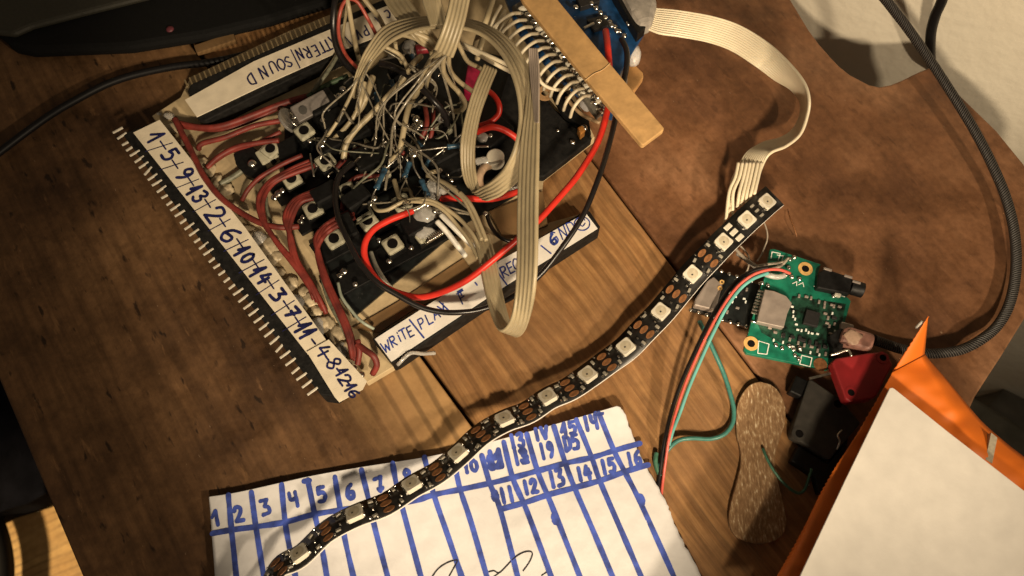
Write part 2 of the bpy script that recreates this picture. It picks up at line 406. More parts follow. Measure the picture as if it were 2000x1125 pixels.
    b1 = N(nt, 'ShaderNodeBump', Strength=.30, Distance=.0004); nt.links.new(mid, b1.inputs['Height'])
    b2 = N(nt, 'ShaderNodeBump', Strength=.5, Distance=.0005); nt.links.new(p, b2.inputs['Height']); nt.links.new(b1.outputs['Normal'], b2.inputs['Normal'])
    b3 = N(nt, 'ShaderNodeBump', Strength=.25, Distance=.0002); nt.links.new(fine, b3.inputs['Height']); nt.links.new(b2.outputs['Normal'], b3.inputs['Normal'])
    nt.links.new(b3.outputs['Normal'], b.inputs['Normal'])
    nt.links.new(ramp(nt, mid, [(.3, (rough-.16,)*3), (.7, (rough+.2,)*3)]), b.inputs['Roughness'])
    return m
def gdir(a, b):
    d = U(*b)-U(*a); return math.atan2(d.y, d.x)
# ------------------------------------------------------------------ structure: table, wall, floor
GA = gdir((1150, 300), (1470, 720)); GL2 = gdir((30, 815), (160, 1125))
M_pine = wood('pine_wood', GA, (.49, .265, .105), (.31, .152, .056), (.20, .102, .044), .75, ridge=.7, rings=330, period=50., line=.62)
M_old = worn('worn_brown_wood', GA, [(.105, .046, .022), (.225, .104, .048), (.34, .175, .090)], .3, rough=.46, streak=.4, mottle=.65)
_c = U(875, 765); _l = U(600, 900)
_y = lambda p: -math.sin(GA)*p.x+math.cos(GA)*p.y
M_left = worn('dirty_dark_wood', GL2, [(.070, .034, .015), (.150, .077, .033), (.235, .125, .055)], .85, dirt=((.44, .26, .11), _y(_c), 1 if _y(_l) > _y(_c) else -1), rough=.6, streak=.8)
OUT = [(-420, -255), (0, 745), (230, 1290), (1730, 1290), (1745, 1130), (1800, 1000), (1850, 900), (1880, 830), (1905, 775), (1960, 690), (2000, 625), (2035, 550),
       (2050, 470), (2040, 390), (2000, 320), (1946, 254), (1880, 190), (1834, 140), (1817, 131), (1795, 140), (1760, 157), (1740, 165), (1718, 169), (1698, 165), (1660, 145), (1640, 129), (1620, 108), (1600, 85), (1580, 58),
       (1562, 28), (1545, 0), (1525, -40), (1490, -110), (1300, -250), (600, -700), (-610, -700)]
tbl = thing('wooden_table', 'old worn brown wooden tabletop of three planks with dark cracks between them, under everything', 'table', (0, 0, 0))
def clip(poly, a, b, sgn):
    """keep the side of line a-b"""
    def sd(p): return sgn*((b[0]-a[0])*(p[1]-a[1])-(b[1]-a[1])*(p[0]-a[0]))
    out = []
    for i, p in enumerate(poly):
        q = poly[(i+1) % len(poly)]; dp, dq = sd(p), sd(q)
        if dp >= 0: out.append(p)
        if dp*dq < 0:
            t = dp/(dp-dq); out.append((p[0]+(q[0]-p[0])*t, p[1]+(q[1]-p[1])*t))
    return out
c1a, c1b = (821, 690), (930, 838); c2a, c2b = (1150, 302), (1470, 722)
def off(a, b, d):
    dx, dy = b[0]-a[0], b[1]-a[1]; L = math.hypot(dx, dy); return (a[0]+dy/L*d, a[1]-dx/L*d), (b[0]+dy/L*d, b[1]-dx/L*d)
pl = clip(OUT, *off(c1a, c1b, -4.5), 1); pm = clip(clip(OUT, *off(c1a, c1b, 3.5), -1), *off(c2a, c2b, -2.5), 1); pr = clip(OUT, *off(c2a, c2b, 2.5), -1)
def plank(poly, m, z=0.0):
    bm = prism_bm(poly, -20, z)
    es = [e for e in bm.edges if all(abs(v.co.z-z*.001) < 1e-6 for v in e.verts)]
    bmesh.ops.bevel(bm, geom=es, offset=.0007, segments=3, affect='EDGES', profile=.5)
    for f in bm.faces: f.smooth = False
    return obj('plank', bm, m, tbl)
o = plank(pl, M_left); o['label'] = 'dirty dim plank with dark pits'
o = plank(pm, M_pine, .25); o['label'] = 'lighter pine plank with strong grain lines'
o = plank(pr, M_old); o['label'] = 'smooth brown worn plank with rounded end and notch'

# wall: rough cream plaster
m, nt, b = nodes_of('rough_cream_plaster'); M_wall = m
tc = N(nt, 'ShaderNodeTexCoord'); n1 = N(nt, 'ShaderNodeTexNoise', Scale=190., Detail=2., Roughness=.45); n2 = N(nt, 'ShaderNodeTexNoise', Scale=12., Detail=4.)
nt.links.new(tc.outputs['Object'], n1.inputs['Vector']); nt.links.new(tc.outputs['Object'], n2.inputs['Vector'])
nt.links.new(ramp(nt, n2.outputs['Fac'], [(.3, (.66, .60, .48)), (.7, (.74, .69, .57))]), b.inputs['Base Color'])
b.inputs['Roughness'].default_value = .85
bp = N(nt, 'ShaderNodeBump', Strength=.45, Distance=.0012); nt.links.new(n1.outputs['Fac'], bp.inputs['Height']); nt.links.new(bp.outputs['Normal'], b.inputs['Normal'])
w1, w2 = U(1818, 28), U(1990, 88)
wd = (w2-w1).normalized(); wn = Vector((wd.y, -wd.x, 0))
if wn.y > 0: wn = -wn
bm = bmesh.new()
q = [w1-wd*1.0+Vector((0, 0, -.5)), w1+wd*1.2+Vector((0, 0, -.5)), w1+wd*1.2+Vector((0, 0, .7)), w1-wd*1.0+Vector((0, 0, .7))]
f = [bm.verts.new(p) for p in q]+[bm.verts.new(p-wn*.02) for p in q]
for ix in ((0, 1, 2, 3), (7, 6, 5, 4), (0, 4, 5, 1), (1, 5, 6, 2), (2, 6, 7, 3), (3, 7, 4, 0)): bm.faces.new([f[i] for i in ix])
bmesh.ops.recalc_face_normals(bm, faces=bm.faces[:])
tag(obj('wall', bm, M_wall), kind='structure')

# floor far below: pale boards with dark gaps
M_floor = wood('floor_boards', gdir((0, 1022), (95, 978)), (.52, .33, .13), (.40, .24, .09), (.34, .19, .07), .8, ridge=.1, rings=60)
fa, fb = U(0, 1020, -450), U(95, 975, -450)
fd = (fb-fa).normalized(); fn = Vector((-fd.y, fd.x, 0))
bm = bmesh.new()
for k in range(-14, 12):
    o0 = k*.09
    p = [fa-fd*1.2+fn*(o0+.0022), fa+fd*1.6+fn*(o0+.0022), fa+fd*1.6+fn*(o0+.0878), fa-fd*1.2+fn*(o0+.0878)]
    tv = [bm.verts.new(x) for x in p]; bv = [bm.verts.new(x-Vector((0, 0, .015))) for x in p]
    bm.faces.new(tv)
    for i in range(4): bm.faces.new((tv[i], bv[i], bv[(i+1) % 4], tv[(i+1) % 4]))
p = [fa-fd*1.2+fn*-1.3, fa+fd*1.6+fn*-1.3, fa+fd*1.6+fn*1.1, fa-fd*1.2+fn*1.1]
bm.faces.new([bm.verts.new(x-Vector((0, 0, .012))) for x in p])
bmesh.ops.recalc_face_normals(bm, faces=bm.faces[:])
for fc in bm.faces:
    if abs(fc.normal.z) > .9 and fc.normal.z < 0: fc.normal_flip()
tag(obj('floor', bm, M_floor), kind='structure')

M_cloth = mat('dark_blue_cloth', (.005, .005, .008), 1.0, var=.3, vscale=60, bump=.5, bscale=300, spec=.05)
M_gcloth = mat('grey_cloth', (.16, .15, .125), .95, var=.2, vscale=50, bump=.4, bscale=300)
def cloth(name, poly, z0, z1, m, label, amp=14, nsub=5, cat='cloth'):
    bm = prism_bm(poly, z0, z1)
    bmesh.ops.triangulate(bm, faces=bm.faces[:])
    bmesh.ops.subdivide_edges(bm, edges=bm.edges[:], cuts=nsub, use_grid_fill=True)
    for v in bm.verts:
        k = amp*.001
        v.co += Vector((noise.noise(v.co*14), noise.noise(v.co*14+Vector((7, 0, 0))), 1.0*noise.noise(v.co*10+Vector((0, 8, 0)))+.5*noise.noise(v.co*30)))*k
    smooth(bm)
    base = U(sum(p[0] for p in poly)/len(poly), sum(p[1] for p in poly)/len(poly), z1); base.z = z0*.001
    return tag(obj(name, bm, m, None, base), label, cat)
cloth('dark_cloth', [(-420, 500), (-60, 560), (30, 760), (85, 880), (93, 955), (40, 985), (-30, 1008), (-420, 1150)], -440, -405, M_cloth, 'dark blue-black cloth lying on the pale floor left of the table')
cloth('grey_cloth', [(1935, 775), (1990, 715), (2200, 640), (2300, 800), (2100, 880), (2005, 842)], -300, -270, M_gcloth, 'grey cloth hanging below the table edge behind the orange envelope', amp=9)
M_rail = mat('dull_grey_rail', (.085, .08, .06), .7, var=.25, vscale=70)
tag(prism('wooden_rail', [(1880, 770), (1905, 775), (2120, 905), (2120, 985), (2000, 940), (1860, 830)], -260, -225, M_rail, bev=3), 'dull grey-green rail below the table edge beside the orange envelope', 'rail')
M_cord = mat('black_cord_plastic', (.007, .0065, .007), .5, spec=.25)
tube_o = tube('floor_cord', [(-30, 985, -430), (-8, 1040, -430), (2, 1085, -430), (4, 1130, -430), (-2, 1230, -430)], M_cord, r=9)
tag(tube_o, 'thick dark cord lying on the bright floor in the bottom left corner', 'cord')

# ------------------------------------------------------------------ common materials
M_black = mat('black_plastic', (.006, .006, .006), .5, var=.3, bump=.15, bscale=900, spec=.3)
M_blackr = mat('black_rubbed_plastic', (.0075, .007, .0065), .75, var=.6, spec=.3, vscale=500, bump=.3, bscale=1200)
M_pin = mat('pale_pin_metal', (.82, .76, .64), .4, metal=.35, var=.15)
M_tin = mat('tinned_metal', (.72, .68, .60), .28, metal=1., var=.2, bump=.2, bscale=1500)
M_solder = mat('solder', (.75, .72, .66), .22, metal=1., var=.25, bump=.3, bscale=1200)
M_gold = mat('gold_plating', (.78, .48, .17), .4, metal=.25, var=.15)
M_copper = mat('copper', (.29, .130, .052), .42, metal=.3, var=.25)
M_paper = mat('white_paper', (.74, .70, .64), .9, var=.04, vscale=500, bump=.15, bscale=2500)
M_label = mat('cream_label_paper', (.72, .64, .50), .75, var=.07, vscale=250, bump=.12, bscale=1800)
M_wlabel = mat('white_label_paper', (.80, .77, .72), .75, var=.05, vscale=250, bump=.12, bscale=1800)
M_ink = mat('blue_marker_ink', (.022, .050, .30), .6, var=.45, vscale=600)
M_dink = mat('dark_blue_ink', (.010, .012, .085), .5, var=.4, vscale=500)
M_pen = mat('black_pen_ink', (.012, .011, .018), .5)
M_card = mat('tan_cardboard', (.50, .39, .23), .75, var=.18, vscale=160, bump=.2, bscale=700)
M_red = mat('bright_red_wire', (.62, .030, .018), .38, var=.1, vscale=200)
M_dred = mat('dark_red_wire', (.175, .024, .017), .55, var=.35, vscale=200, bump=.1, bscale=900)
M_bwire = mat('black_wire', (.010, .008, .008), .33)
M_beige = mat('beige_ribbon_plastic', (.40, .33, .205), .40, var=.12, vscale=120, bump=.06, bscale=600, sss=.08)
M_cream = mat('cream_ribbon_plastic', (.70, .62, .46), .42, var=.06, vscale=120, sss=.1)
M_mauve = mat('mauve_ribbon_plastic', (.33, .27, .225), .5, var=.15, vscale=120)
M_white = mat('white_wire', (.74, .72, .66), .45, var=.05)
M_cyan = mat('turquoise_wire', (.115, .36, .33), .38, var=.12, vscale=150)
M_green = mat('green_wire', (.05, .15, .095), .45, var=.2)
M_ggrey = mat('grey_green_wire', (.17, .17, .12), .5, var=.25)
M_pcb = mat('green_circuit_board', (.008, .145, .088), .35, var=.3, vscale=260, bump=.15, bscale=900)
M_dpcb = mat('dark_green_circuit_board', (.010, .050, .030), .4, var=.6, vscale=420, bump=.3, bscale=1100)
M_bpcb = mat('black_circuit_board', (.010, .012, .012), .35, var=.4, vscale=400)
M_blue = mat('blue_circuit_board', (.012, .060, .17), .32, var=.4, vscale=200, bump=.1, bscale=700)
M_can = mat('metal_can', (.40, .34, .30), .5, metal=.55, var=.12, vscale=300, bump=.1, bscale=900)
M_chip = mat('black_chip', (.014, .013, .013), .5)
M_silk = mat('white_print', (.72, .75, .70), .7)
M_button = mat('cream_button_plastic', (.46, .44, .33), .5, var=.15, vscale=300)
M_hole = mat('dark_button_plunger', (.006, .005, .005), .9, spec=.1)
M_resist = mat('blue_resistor_body', (.028, .075, .125), .35, var=.5, vscale=450)
M_glue = mat('clear_glue', (.72, .70, .66), .18, var=.05, trans=.55, spec=.6, bump=.15, bscale=400)
M_clear = mat('clear_plastic', (.45, .42, .38), .2, trans=.6, var=.1)
M_kraft = mat('kraft_wood_stick', (.50, .30, .12), .75, var=.14, vscale=260, bump=.15, bscale=900)
M_tape = mat('brown_glossy_tape', (.20, .12, .055), .22, var=.2, vscale=80)
M_orange = mat('orange_paper', (.66, .15, .010), .55, var=.10, vscale=40, bump=.12, bscale=160)
M_sheet = mat('white_card', (.62, .595, .55), .85, var=.045, vscale=160, bump=.12, bscale=500)
M_redp = mat('red_plastic', (.27, .013, .016), .5, var=.12, vscale=200, bump=.1, bscale=900)
M_dgrey = mat('dark_grey_plastic', (.038, .034, .028), .7, var=.2, vscale=300, bump=.1, bscale=900)
M_led = mat('white_led_plastic', (.62, .58, .48), .45, var=.04)
M_lens = mat('yellowish_led_lens', (.52, .46, .34), .3, var=.15, vscale=500)
M_strip = mat('black_flexible_strip', (.012, .011, .010), .3, var=.4, vscale=500)
M_strand = mat('grey_brown_strand_plastic', (.30, .265, .20), .2, var=.2, trans=.2)
M_hair = mat('translucent_grey_wire', (.20, .175, .135), .35, trans=.3, var=.2)
M_lump = mat('cream_glue', (.50, .41, .27), .45, var=.15, bump=.3, bscale=500)
# ------------------------------------------------------------------ dark device and loose cable, top left
M_device = mat('matt_black_plastic', (.006, .006, .006), .8, spec=.15)
dev = thing('dark_device', 'large black rounded plastic device in the dark corner, tiny dim red light on its edge', 'device', U(300, 40, 0))
prism('body', [(10, 78), (18, 90), (56, 98), (250, 90), (400, 66), (520, 38), (636, 2), (700, -30), (700, -150), (-60, -150), (-40, 40)], .5, 6, M_device, dev, bev=2)
prism('lid', [(24, 66), (60, 50), (160, 24), (280, -6), (500, -66), (500, -180), (-60, -180), (-30, 60)], 6.1, 9, mat('dark_olive_plastic', (.03, .028, .02), .6), dev, bev=1.2)
obj('indicator_light', blob_bm(332, 57, 6, 1.5, None, (1, 1, .5), .05), mat('dim_red_lens', (.10, .02, .028), .5), dev)
tag(prism('small_tag', [(378, 88), (455, 62), (460, 78), (384, 104)], .3, 2.5, M_tape, bev=.3), 'small dull brown strip lying in the dark beside the black device', 'strip')
t = tube('thin_cable', [(-60, 345, 3), (0, 296, 3), (60, 252, 3), (130, 205, 3), (220, 160, 3), (330, 132, 3), (420, 120, 3), (520, 96, 3), (640, 62, 3)], M_cord, r=1.35, wob=1.5)
tag(t, 'thin black cable lying on the dim wood from the left edge', 'cable')

# ------------------------------------------------------------------ hand wired keypad board
brd = thing('prototype_board', 'hand wired keypad board with handwritten paper labels, push buttons and red jumper wires', 'circuit board', U(700, 400, 0))
prism('base_plate', [(296, 226), (352, 190), (372, 150), (560, 62), (640, 30), (760, -20), (900, -60), (985, -10), (1100, 140), (1162, 268), (1062, 345), (1052, 440), (1146, 414), (1166, 452), (770, 716), (716, 748), (640, 660)], .6, 4.5, M_card, brd, bev=.3)
# left header, label and pins
prism('header_strip', [(240, 263), (250, 257), (296, 240), (462, 458), (622, 672), (690, 744), (652, 774), (626, 771), (404, 486)], .8, 10.5, M_blackr, brd, bev=.4)
LZ = 11.0
prism('paper_label', [(260, 259), (312, 234), (480, 446), (640, 668), (601, 692), (440, 486)], 10.6, LZ, M_label, brd)
p2 = prism('paper_label', [(599, 687), (642, 663), (716, 744), (708, 760), (662, 785), (654, 776)], 10.9, LZ+.5, M_label, brd)
d1, u1 = (11.5, 15.0), (26, -15)
ink = bmesh.new()
def gl(g, x, y, s=1.0, w=1.0, wm=.62):
    glyph(ink, g, x, y, (d1[0]*s*w*1.05, d1[1]*s*w*1.05), (u1[0]*s*1.12, u1[1]*s*1.12), wm*1.65, LZ+.1)
gl('f1', 305, 268, 1.0, .95); gl('5', 332, 302, .95, 1); gl('9', 361, 340, 1.0)
gl('f1', 380, 371, .95, .55); gl('3', 391, 384, .9, .9); gl('2', 421, 419, 1.1, 1.15); gl('6', 450, 459, 1.1, 1.2)
gl('f1', 473, 490, .95, .55); gl('0', 484, 504, .8, .85); gl('f1', 504, 530, 1., .55); gl('4', 516, 544, .9, .95)
gl('f3', 543, 576, .8, 1.2); gl('7', 571, 611, .8, 1.1); gl('f1', 592, 639, 1., .65); gl('f1', 602, 651, 1., .65)
for a, b, w in (((284, 296), (337, 279), 1), ((312, 332), (358, 317), 1), ((345, 367), (388, 350), 1), ((377, 414), (421, 390), 1), ((407, 451), (450, 428), 1), ((437, 491), (485, 468), 1),
                ((467, 533), (516, 507), 1), ((500, 576), (545, 547), 1), ((530, 616), (575, 587), 1), ((552, 647), (598, 619), 1)):
    stroke_bm(ink, [a, b], .30, LZ+.1)
    tx, ty = a[0]+(b[0]-a[0])*.66, a[1]+(b[1]-a[1])*.66
    stroke_bm(ink, [(tx-6, ty-9), (tx+5, ty+7)], .5, LZ+.1)
stroke_bm(ink, [(609, 663), (616, 672)], .6, LZ+.1)
obj('ink_writing', ink, M_dink, brd)
ink = bmesh.new(); Z2 = LZ+.62
for g, x, y, s, w in (('4', 632, 686, .95, 1.1), ('8', 652, 710, .95, 1.1), ('f1', 668, 727, .8, .7), ('2', 674, 742, .75, 1.0), ('f1', 685, 757, .8, .7), ('6', 691, 769, .6, .9)):
    glyph(ink, g, x, y, (d1[0]*w, d1[1]*w), (u1[0]*s, u1[1]*s), .66, Z2)
for x, y in ((639, 700), (661, 724), (681, 749)): stroke_bm(ink, [(x-3, y-4), (x+3, y+4)], .6, Z2)
obj('ink_writing', ink, M_dink, brd)
# pins: one mesh, many copies
def dupmesh(name, me, M, parent, m=None):
    o = bpy.data.objects.new(name, me); COL.objects.link(o); o.parent = parent
    b = Vector(parent.get('_b', (0, 0, 0))); o.matrix_local = Matrix.Translation(-b) @ M
    return o
def proto(bm, m):
    me = bpy.data.meshes.new('proto'); bm.normal_update(); bm.to_mesh(me); bm.free(); me.materials.append(m); return me
I4 = Matrix.Identity(4)
pin_me = proto(rbox_bm(I4, 3.8, .68, .62, .12), M_pin)
pa, pb = U(227, 258, 9.9), U(607, 768, 9.9)
NP = 41
pd = (pb-pa).normalized(); px_ = Vector((-pd.y, pd.x, 0))
if px_.x < 0: px_ = -px_
for i in range(NP):
    c = pa+(pb-pa)*(i/(NP-1))+px_*.0008
    a = math.atan2(px_.y, px_.x)+random.gauss(0, .04)
    if i in (7, 34): a += .25
    dupmesh('header_pin', pin_me, Matrix.Translation(c+Vector((0, 0, random.gauss(0, .0002)))) @ Matrix.Rotation(a, 4, 'Z'), brd)
# top header (upside-down writing)
prism('header_strip', [(366, 178), (372, 164), (640, 46), (790, -20), (800, 10), (786, 42), (725, 84), (655, 112), (500, 186), (400, 236), (386, 232)], .8, 10.5, M_blackr, brd, bev=.4)
prism('paper_label', [(361, 195), (495, 120), (648, 56), (768, 6), (783, 32), (726, 75), (660, 101), (510, 168), (384, 228)], 10.6, LZ, M_label, brd)
pin_dull = proto(rbox_bm(I4, 3.4, .6, .6, .12), mat('dull_brass_pin', (.20, .15, .08), .5))
for i in range(30):
    f = i/29
    dupmesh('header_pin', pin_dull, frame(366+f*270, 168-f*122, 9.9, -.4, -1) @ Matrix.Translation((.001, 0, 0)), brd)
ink = bmesh.new(); d3, u3 = (-13.5, 6.8), (11.0, 20)
def gt(g, x, y, s=1., w=1.): glyph(ink, g, x, y, (d3[0]*w, d3[1]*w), (u3[0]*s, u3[1]*s), .6, LZ+.1)
for g, x, y in (('D', 491, 155), ('N', 514, 142), ('U', 533, 131), ('O', 549, 126)): gt(g, x, y)
gt('S', 563, 121, .9, .85)
for g, x, y in (('N', 585, 106), ('R', 601, 103), ('E', 617, 99), ('T', 630, 92), ('T', 640, 88), ('A', 651, 80)): gt(g, x, y, .95, .8)
gt('P', 714, 60, .85, .8); gt('V', 700, 67, .8, .6); gt('C', 757, 27, .7, .7); gt('I', 769, 21, .7, .8)
for a, b in (((568, 97), (586, 133)), ((672, 70), (688, 88)), ((732, 34), (751, 55))): stroke_bm(ink, [a, b], .45, LZ+.1)
obj('ink_writing', ink, M_dink, brd)
# bottom header
prism('header_strip', [(727, 662), (745, 648), (1144, 410), (1152, 412), (1173, 443), (992, 560), (776, 706), (766, 710)], .8, 9.5, M_blackr, brd, bev=.4)
prism('paper_label', [(732, 662), (938, 530), (1144, 416), (1167, 446), (990, 556), (764, 706)], 9.6, 10.0, M_wlabel, brd)
ink = bmesh.new(); d2, u2 = (11.5, -6.6), (-8, -18)
def gb(g, x, y, s=1., w=1., wm=.45): glyph(ink, g, x, y, (d2[0]*w, d2[1]*w), (u2[0]*s, u2[1]*s), wm, 10.1)
for g, x, y in (('W', 754, 677), ('R', 768, 667), ('I', 779, 658), ('T', 788, 653), ('E', 801, 648), ('P', 823, 632), ('L', 838, 623), ('A', 851, 613), ('Y', 864, 605)): gb(g, x, y, 1., 1.05 if g != 'W' else 1.2)
gb('F', 903, 581, 1.15, 1.2); gb('T', 900, 572, .5, .9); stroke_bm(ink, [(928, 552), (932, 557)], .5, 10.1)
for g, x, y in (('R', 985, 531), ('E', 997, 523), ('C', 1008, 516)): gb(g, x, y, 1.05, 1.1)
for g, x, y in (('G', 1082, 465), ('N', 1100, 454), ('D', 1115, 445)): gb(g, x, y, 1.2, 1.2)
gb('6', 1080, 468, 1.0, 1.1, .7)
stroke_bm(ink, [(1137+15*math.cos(a), 437+13*math.sin(a)) for a in [k*.5 for k in range(14)]], .4, 10.1)
stroke_bm(ink, [(1132, 438), (1138, 442), (1143, 436)], .35, 10.1); stroke_bm(ink, [(1134, 431), (1135, 433)], .45, 10.1); stroke_bm(ink, [(1141, 428), (1142, 430)], .45, 10.1)
for a, b in (((800, 625), (828, 660)), ((858, 589), (877, 607)), ((967, 525), (990, 556)), ((1057, 480), (1076, 495))): stroke_bm(ink, [a, b], .5, 10.1)
obj('ink_writing', ink, M_ink, brd)
obj('torn_tape', tube_bm([(775, 712, 9), (800, 690, 10.3), (830, 692, 8), (850, 690, 5)], 4.0, n=5, wob=5), M_glue, brd)
# glossy brown tape patches and dark perforated board
prism('tape_patch', [(776, 590), (905, 505), (930, 540), (910, 552), (800, 610), (738, 650), (690, 640)], 4.6, 5.2, M_tape, brd)
prism('tape_patch', [(955, 412), (1060, 372), (1070, 440), (985, 470)], 4.7, 5.6, M_tape, brd, bev=.2)
DK = prism('perforated_board', [(555, 205), (592, 195), (640, 168), (720, 140), (800, 70), (990, 112), (1040, 180), (1156, 270), (1062, 343), (1000, 386), (915, 432), (690, 620), (650, 552), (600, 420), (556, 300)], 4.6, 5.4, M_bpcb, brd)
prism('black_plate', [(1000, 120), (1050, 165), (1072, 200), (1100, 232), (1156, 272), (1062, 345), (1000, 340), (975, 300), (960, 240)], 5.5, 9.0, M_blackr, brd, bev=.4)
prism('black_plate', [(1072, 170), (1105, 178), (1150, 232), (1155, 262), (1098, 220)], 9.1, 12, M_black, brd, bev=.4)
# button rows
A0, RV, CV = (575, 360), (41, 58), (65, -35)
def cell(r, c): return A0[0]+r*RV[0]+c*CV[0], A0[1]+r*RV[1]+c*CV[1]
btn_base = rbox_bm(I4, 6.4, 6.4, 2.6, .2)
btn_base = proto(btn_base, M_black)
bt = bmesh.new()
rbox_bm(Matrix.Translation((0, 0, .0026)), 6.0, 6.0, 1.3, .9, bt); btn_top = proto(bt, M_button)
bt = bmesh.new(); cyl_bm(Matrix.Translation((0, 0, .0039)), 1.75, .35, 20, .1, bt); btn_pl = proto(bt, M_hole)
leg_me = proto(tube_bm([(1000, 562, 0), (1008, 562, .8), (1014, 562, -1.5)], r=.3, n=4), M_tin)
row = []
for r in range(4):
    row_poly = []
    (xa, ya), (xb, yb) = cell(r, -.95 if r > 2 else -.62), cell(r, 2.9)
    hx, hy = RV[0]*.34, RV[1]*.34
    prism('button_strip', [(xa-hx, ya-hy), (xb-hx, yb-hy), (xb+hx, yb+hy), (xa+hx, ya+hy)], 5.5, 6.6+.1*r, M_black, brd, bev=.25)
for r, c, z, rot in ((-1, 0, 6.0, .3), (0, 0, 7, .02), (1, 0, 7, -.05), (2, 0, 7, .04), (0, 1, 9, .1), (1, 1, 9, -.08), (3, 1, 8, .05), (-1, 1, 9.5, .12), (2, 1, 8, .1), (1, 2, 8, 0), (3, 2, 8, .1), (0, 2, 9, .2), (2, 2, 8.5, 0), (-1, 2, 9, .4), (0, 3.1, 9, .1), (1, 3.3, 10, .2)):
    x, y = cell(r, c)
    if (r, c) == (0, 3.1): x, y = 868, 262
    if (r, c) == (-1, 2): x, y = 650, 228
    if (r, c) == (3, 1): x, y = 770, 486
    Mx = frame(x, y, z, CV[0], CV[1]) @ Matrix.Rotation(rot, 4, 'Z')
    pbn = dupmesh('push_button', btn_base, Mx, brd); pbn['_b'] = (0, 0, 0)
    for nm, me in (('button_cap', btn_top), ('plunger', btn_pl)):
        k = bpy.data.objects.new(nm, me); COL.objects.link(k); k.parent = pbn
    for sx in (-1, 1):
        for sy in (-1, 1):
            pass
# the loose tilted button and the clear disc by it
Mx = frame(607, 212, 13, 65, -35) @ Matrix.Rotation(.5, 4, 'X')
bm = rbox_bm(Mx, 13, 6, 5, .4); lb = obj('slide_switch', bm, mat('dull_mauve_plastic', (.12, .105, .095), .5), brd)
obj('slider', cyl_bm(Mx @ Matrix.Translation((-.0032, 0, .0051)), 1.4, .5, 16), M_dgrey, lb, Vector(brd['_b']))
obj('clear_disc', cyl_bm(frame(566, 238, 8, 1, -.3) @ Matrix.Rotation(.9, 4, 'Y'), 5.2, 1.2, 24, .2), M_clear, brd)
bm = cyl_bm(frame(577, 235, 12, 1, -.3) @ Matrix.Rotation(.9, 4, 'Y'), 3.2, .6, 20, .2); obj('solder_tab', bm, M_solder, brd)
# white square button and grey leads in the upper rows
obj('white_button', rbox_bm(frame(527, 312, 5, 65, -35), 6.5, 6.0, 4, .5), M_button, brd)
prism('dark_button', [(455, 300), (488, 282), (512, 300), (520, 330), (500, 350), (478, 340), (460, 320)], 4.6, 8.2, M_black, brd, bev=.4)
prism('dark_button', [(540, 280), (575, 262), (580, 300), (548, 318)], 4.6, 10, M_black, brd, bev=.4)
# dark blocks in the middle of the tangle
for k, (x, y, l, w, h, a) in enumerate(((640, 232, 10, 8, 11, -.5), (660, 262, 9, 7, 10, -.5), (735, 325, 14, 9, 9, -.45), (700, 285, 10, 7, 10, -.6), (860, 320, 12, 10, 10, -.5), (905, 255, 8, 7, 9, .5), (770, 260, 11, 8, 9, -.5), (790, 165, 9, 7, 12, -.3), (880, 345, 9, 8, 9, -.4), (822, 452, 11, 7, 8, -.5), (812, 210, 8, 8, 10, .3), (645, 398, 9, 6, 9, -.5), (705, 410, 9, 6, 10, -.6), (655, 300, 10, 6, 8, -.5), (690, 470, 9, 5, 12, 1.1), (965, 275, 12, 9, 7, -.7))):
    obj('black_component', rbox_bm(frame(x, y, 5.6, math.cos(a), math.sin(a)), l, w, h, .6), M_black, brd)
# resistors and leads
def resistor(x0, y0, x1, y1, z, leads):
    b = tube_bm([(x0, y0, z), (x0+(x1-x0)*.2, y0+(y1-y0)*.2, z), (x0+(x1-x0)*.5, y0+(y1-y0)*.5, z), (x0+(x1-x0)*.8, y0+(y1-y0)*.8, z), (x1, y1, z)], r=1.05, n=4, taper=lambda t: 1.0 if (t < .25 or t > .75) else .84)
    rs = obj('resistor', b, M_resist, brd)
    lb = bmesh.new()
    for ld in leads: tube_bm(ld, r=.33, n=6, seg=6, bm=lb)
    obj('wire_lead', lb, M_tin, rs, Vector(brd['_b']))
resistor(752, 330, 735, 368, 19, [[(789, 290, 20), (772, 312, 20), (752, 330, 19)], [(735, 368, 19), (728, 382, 17), (724, 396, 14)]])
resistor(823, 352, 836, 382, 19, [[(805, 303, 21), (809, 328, 21), (823, 352, 19)], [(836, 382, 19), (838, 392, 16)]])
resistor(874, 287, 898, 284, 19, [[(813, 295, 21), (843, 291, 20), (874, 287, 19)], [(884, 280, 18), (900, 263, 20), (903, 266, 18), (896, 280, 16)]])
resistor(800, 318, 790, 345, 17, [[(797, 303, 18), (794, 310, 18), (800, 318, 17)], [(790, 345, 17), (783, 356, 12)]])
resistor(840, 312, 828, 330, 15, [[(867, 291, 18), (852, 303, 17), (840, 312, 15)], [(858, 310, 13), (868, 294, 17)]])
resistor(735, 182, 737, 208, 16, [[(733, 165, 14), (735, 182, 16)], [(737, 208, 16), (735, 222, 11)]])
resistor(764, 158, 771, 174, 17, [[(757, 145, 14), (764, 158, 17)], [(771, 174, 17), (775, 185, 12)]])
resistor(803, 108, 812, 126, 17, [[(800, 92, 14), (803, 108, 17)], [(812, 126, 17), (816, 138, 12)]])
resistor(815, 278, 825, 288, 15, [[(808, 262, 15), (815, 278, 15)], [(825, 288, 15), (836, 262, 17)]])
lb = bmesh.new()
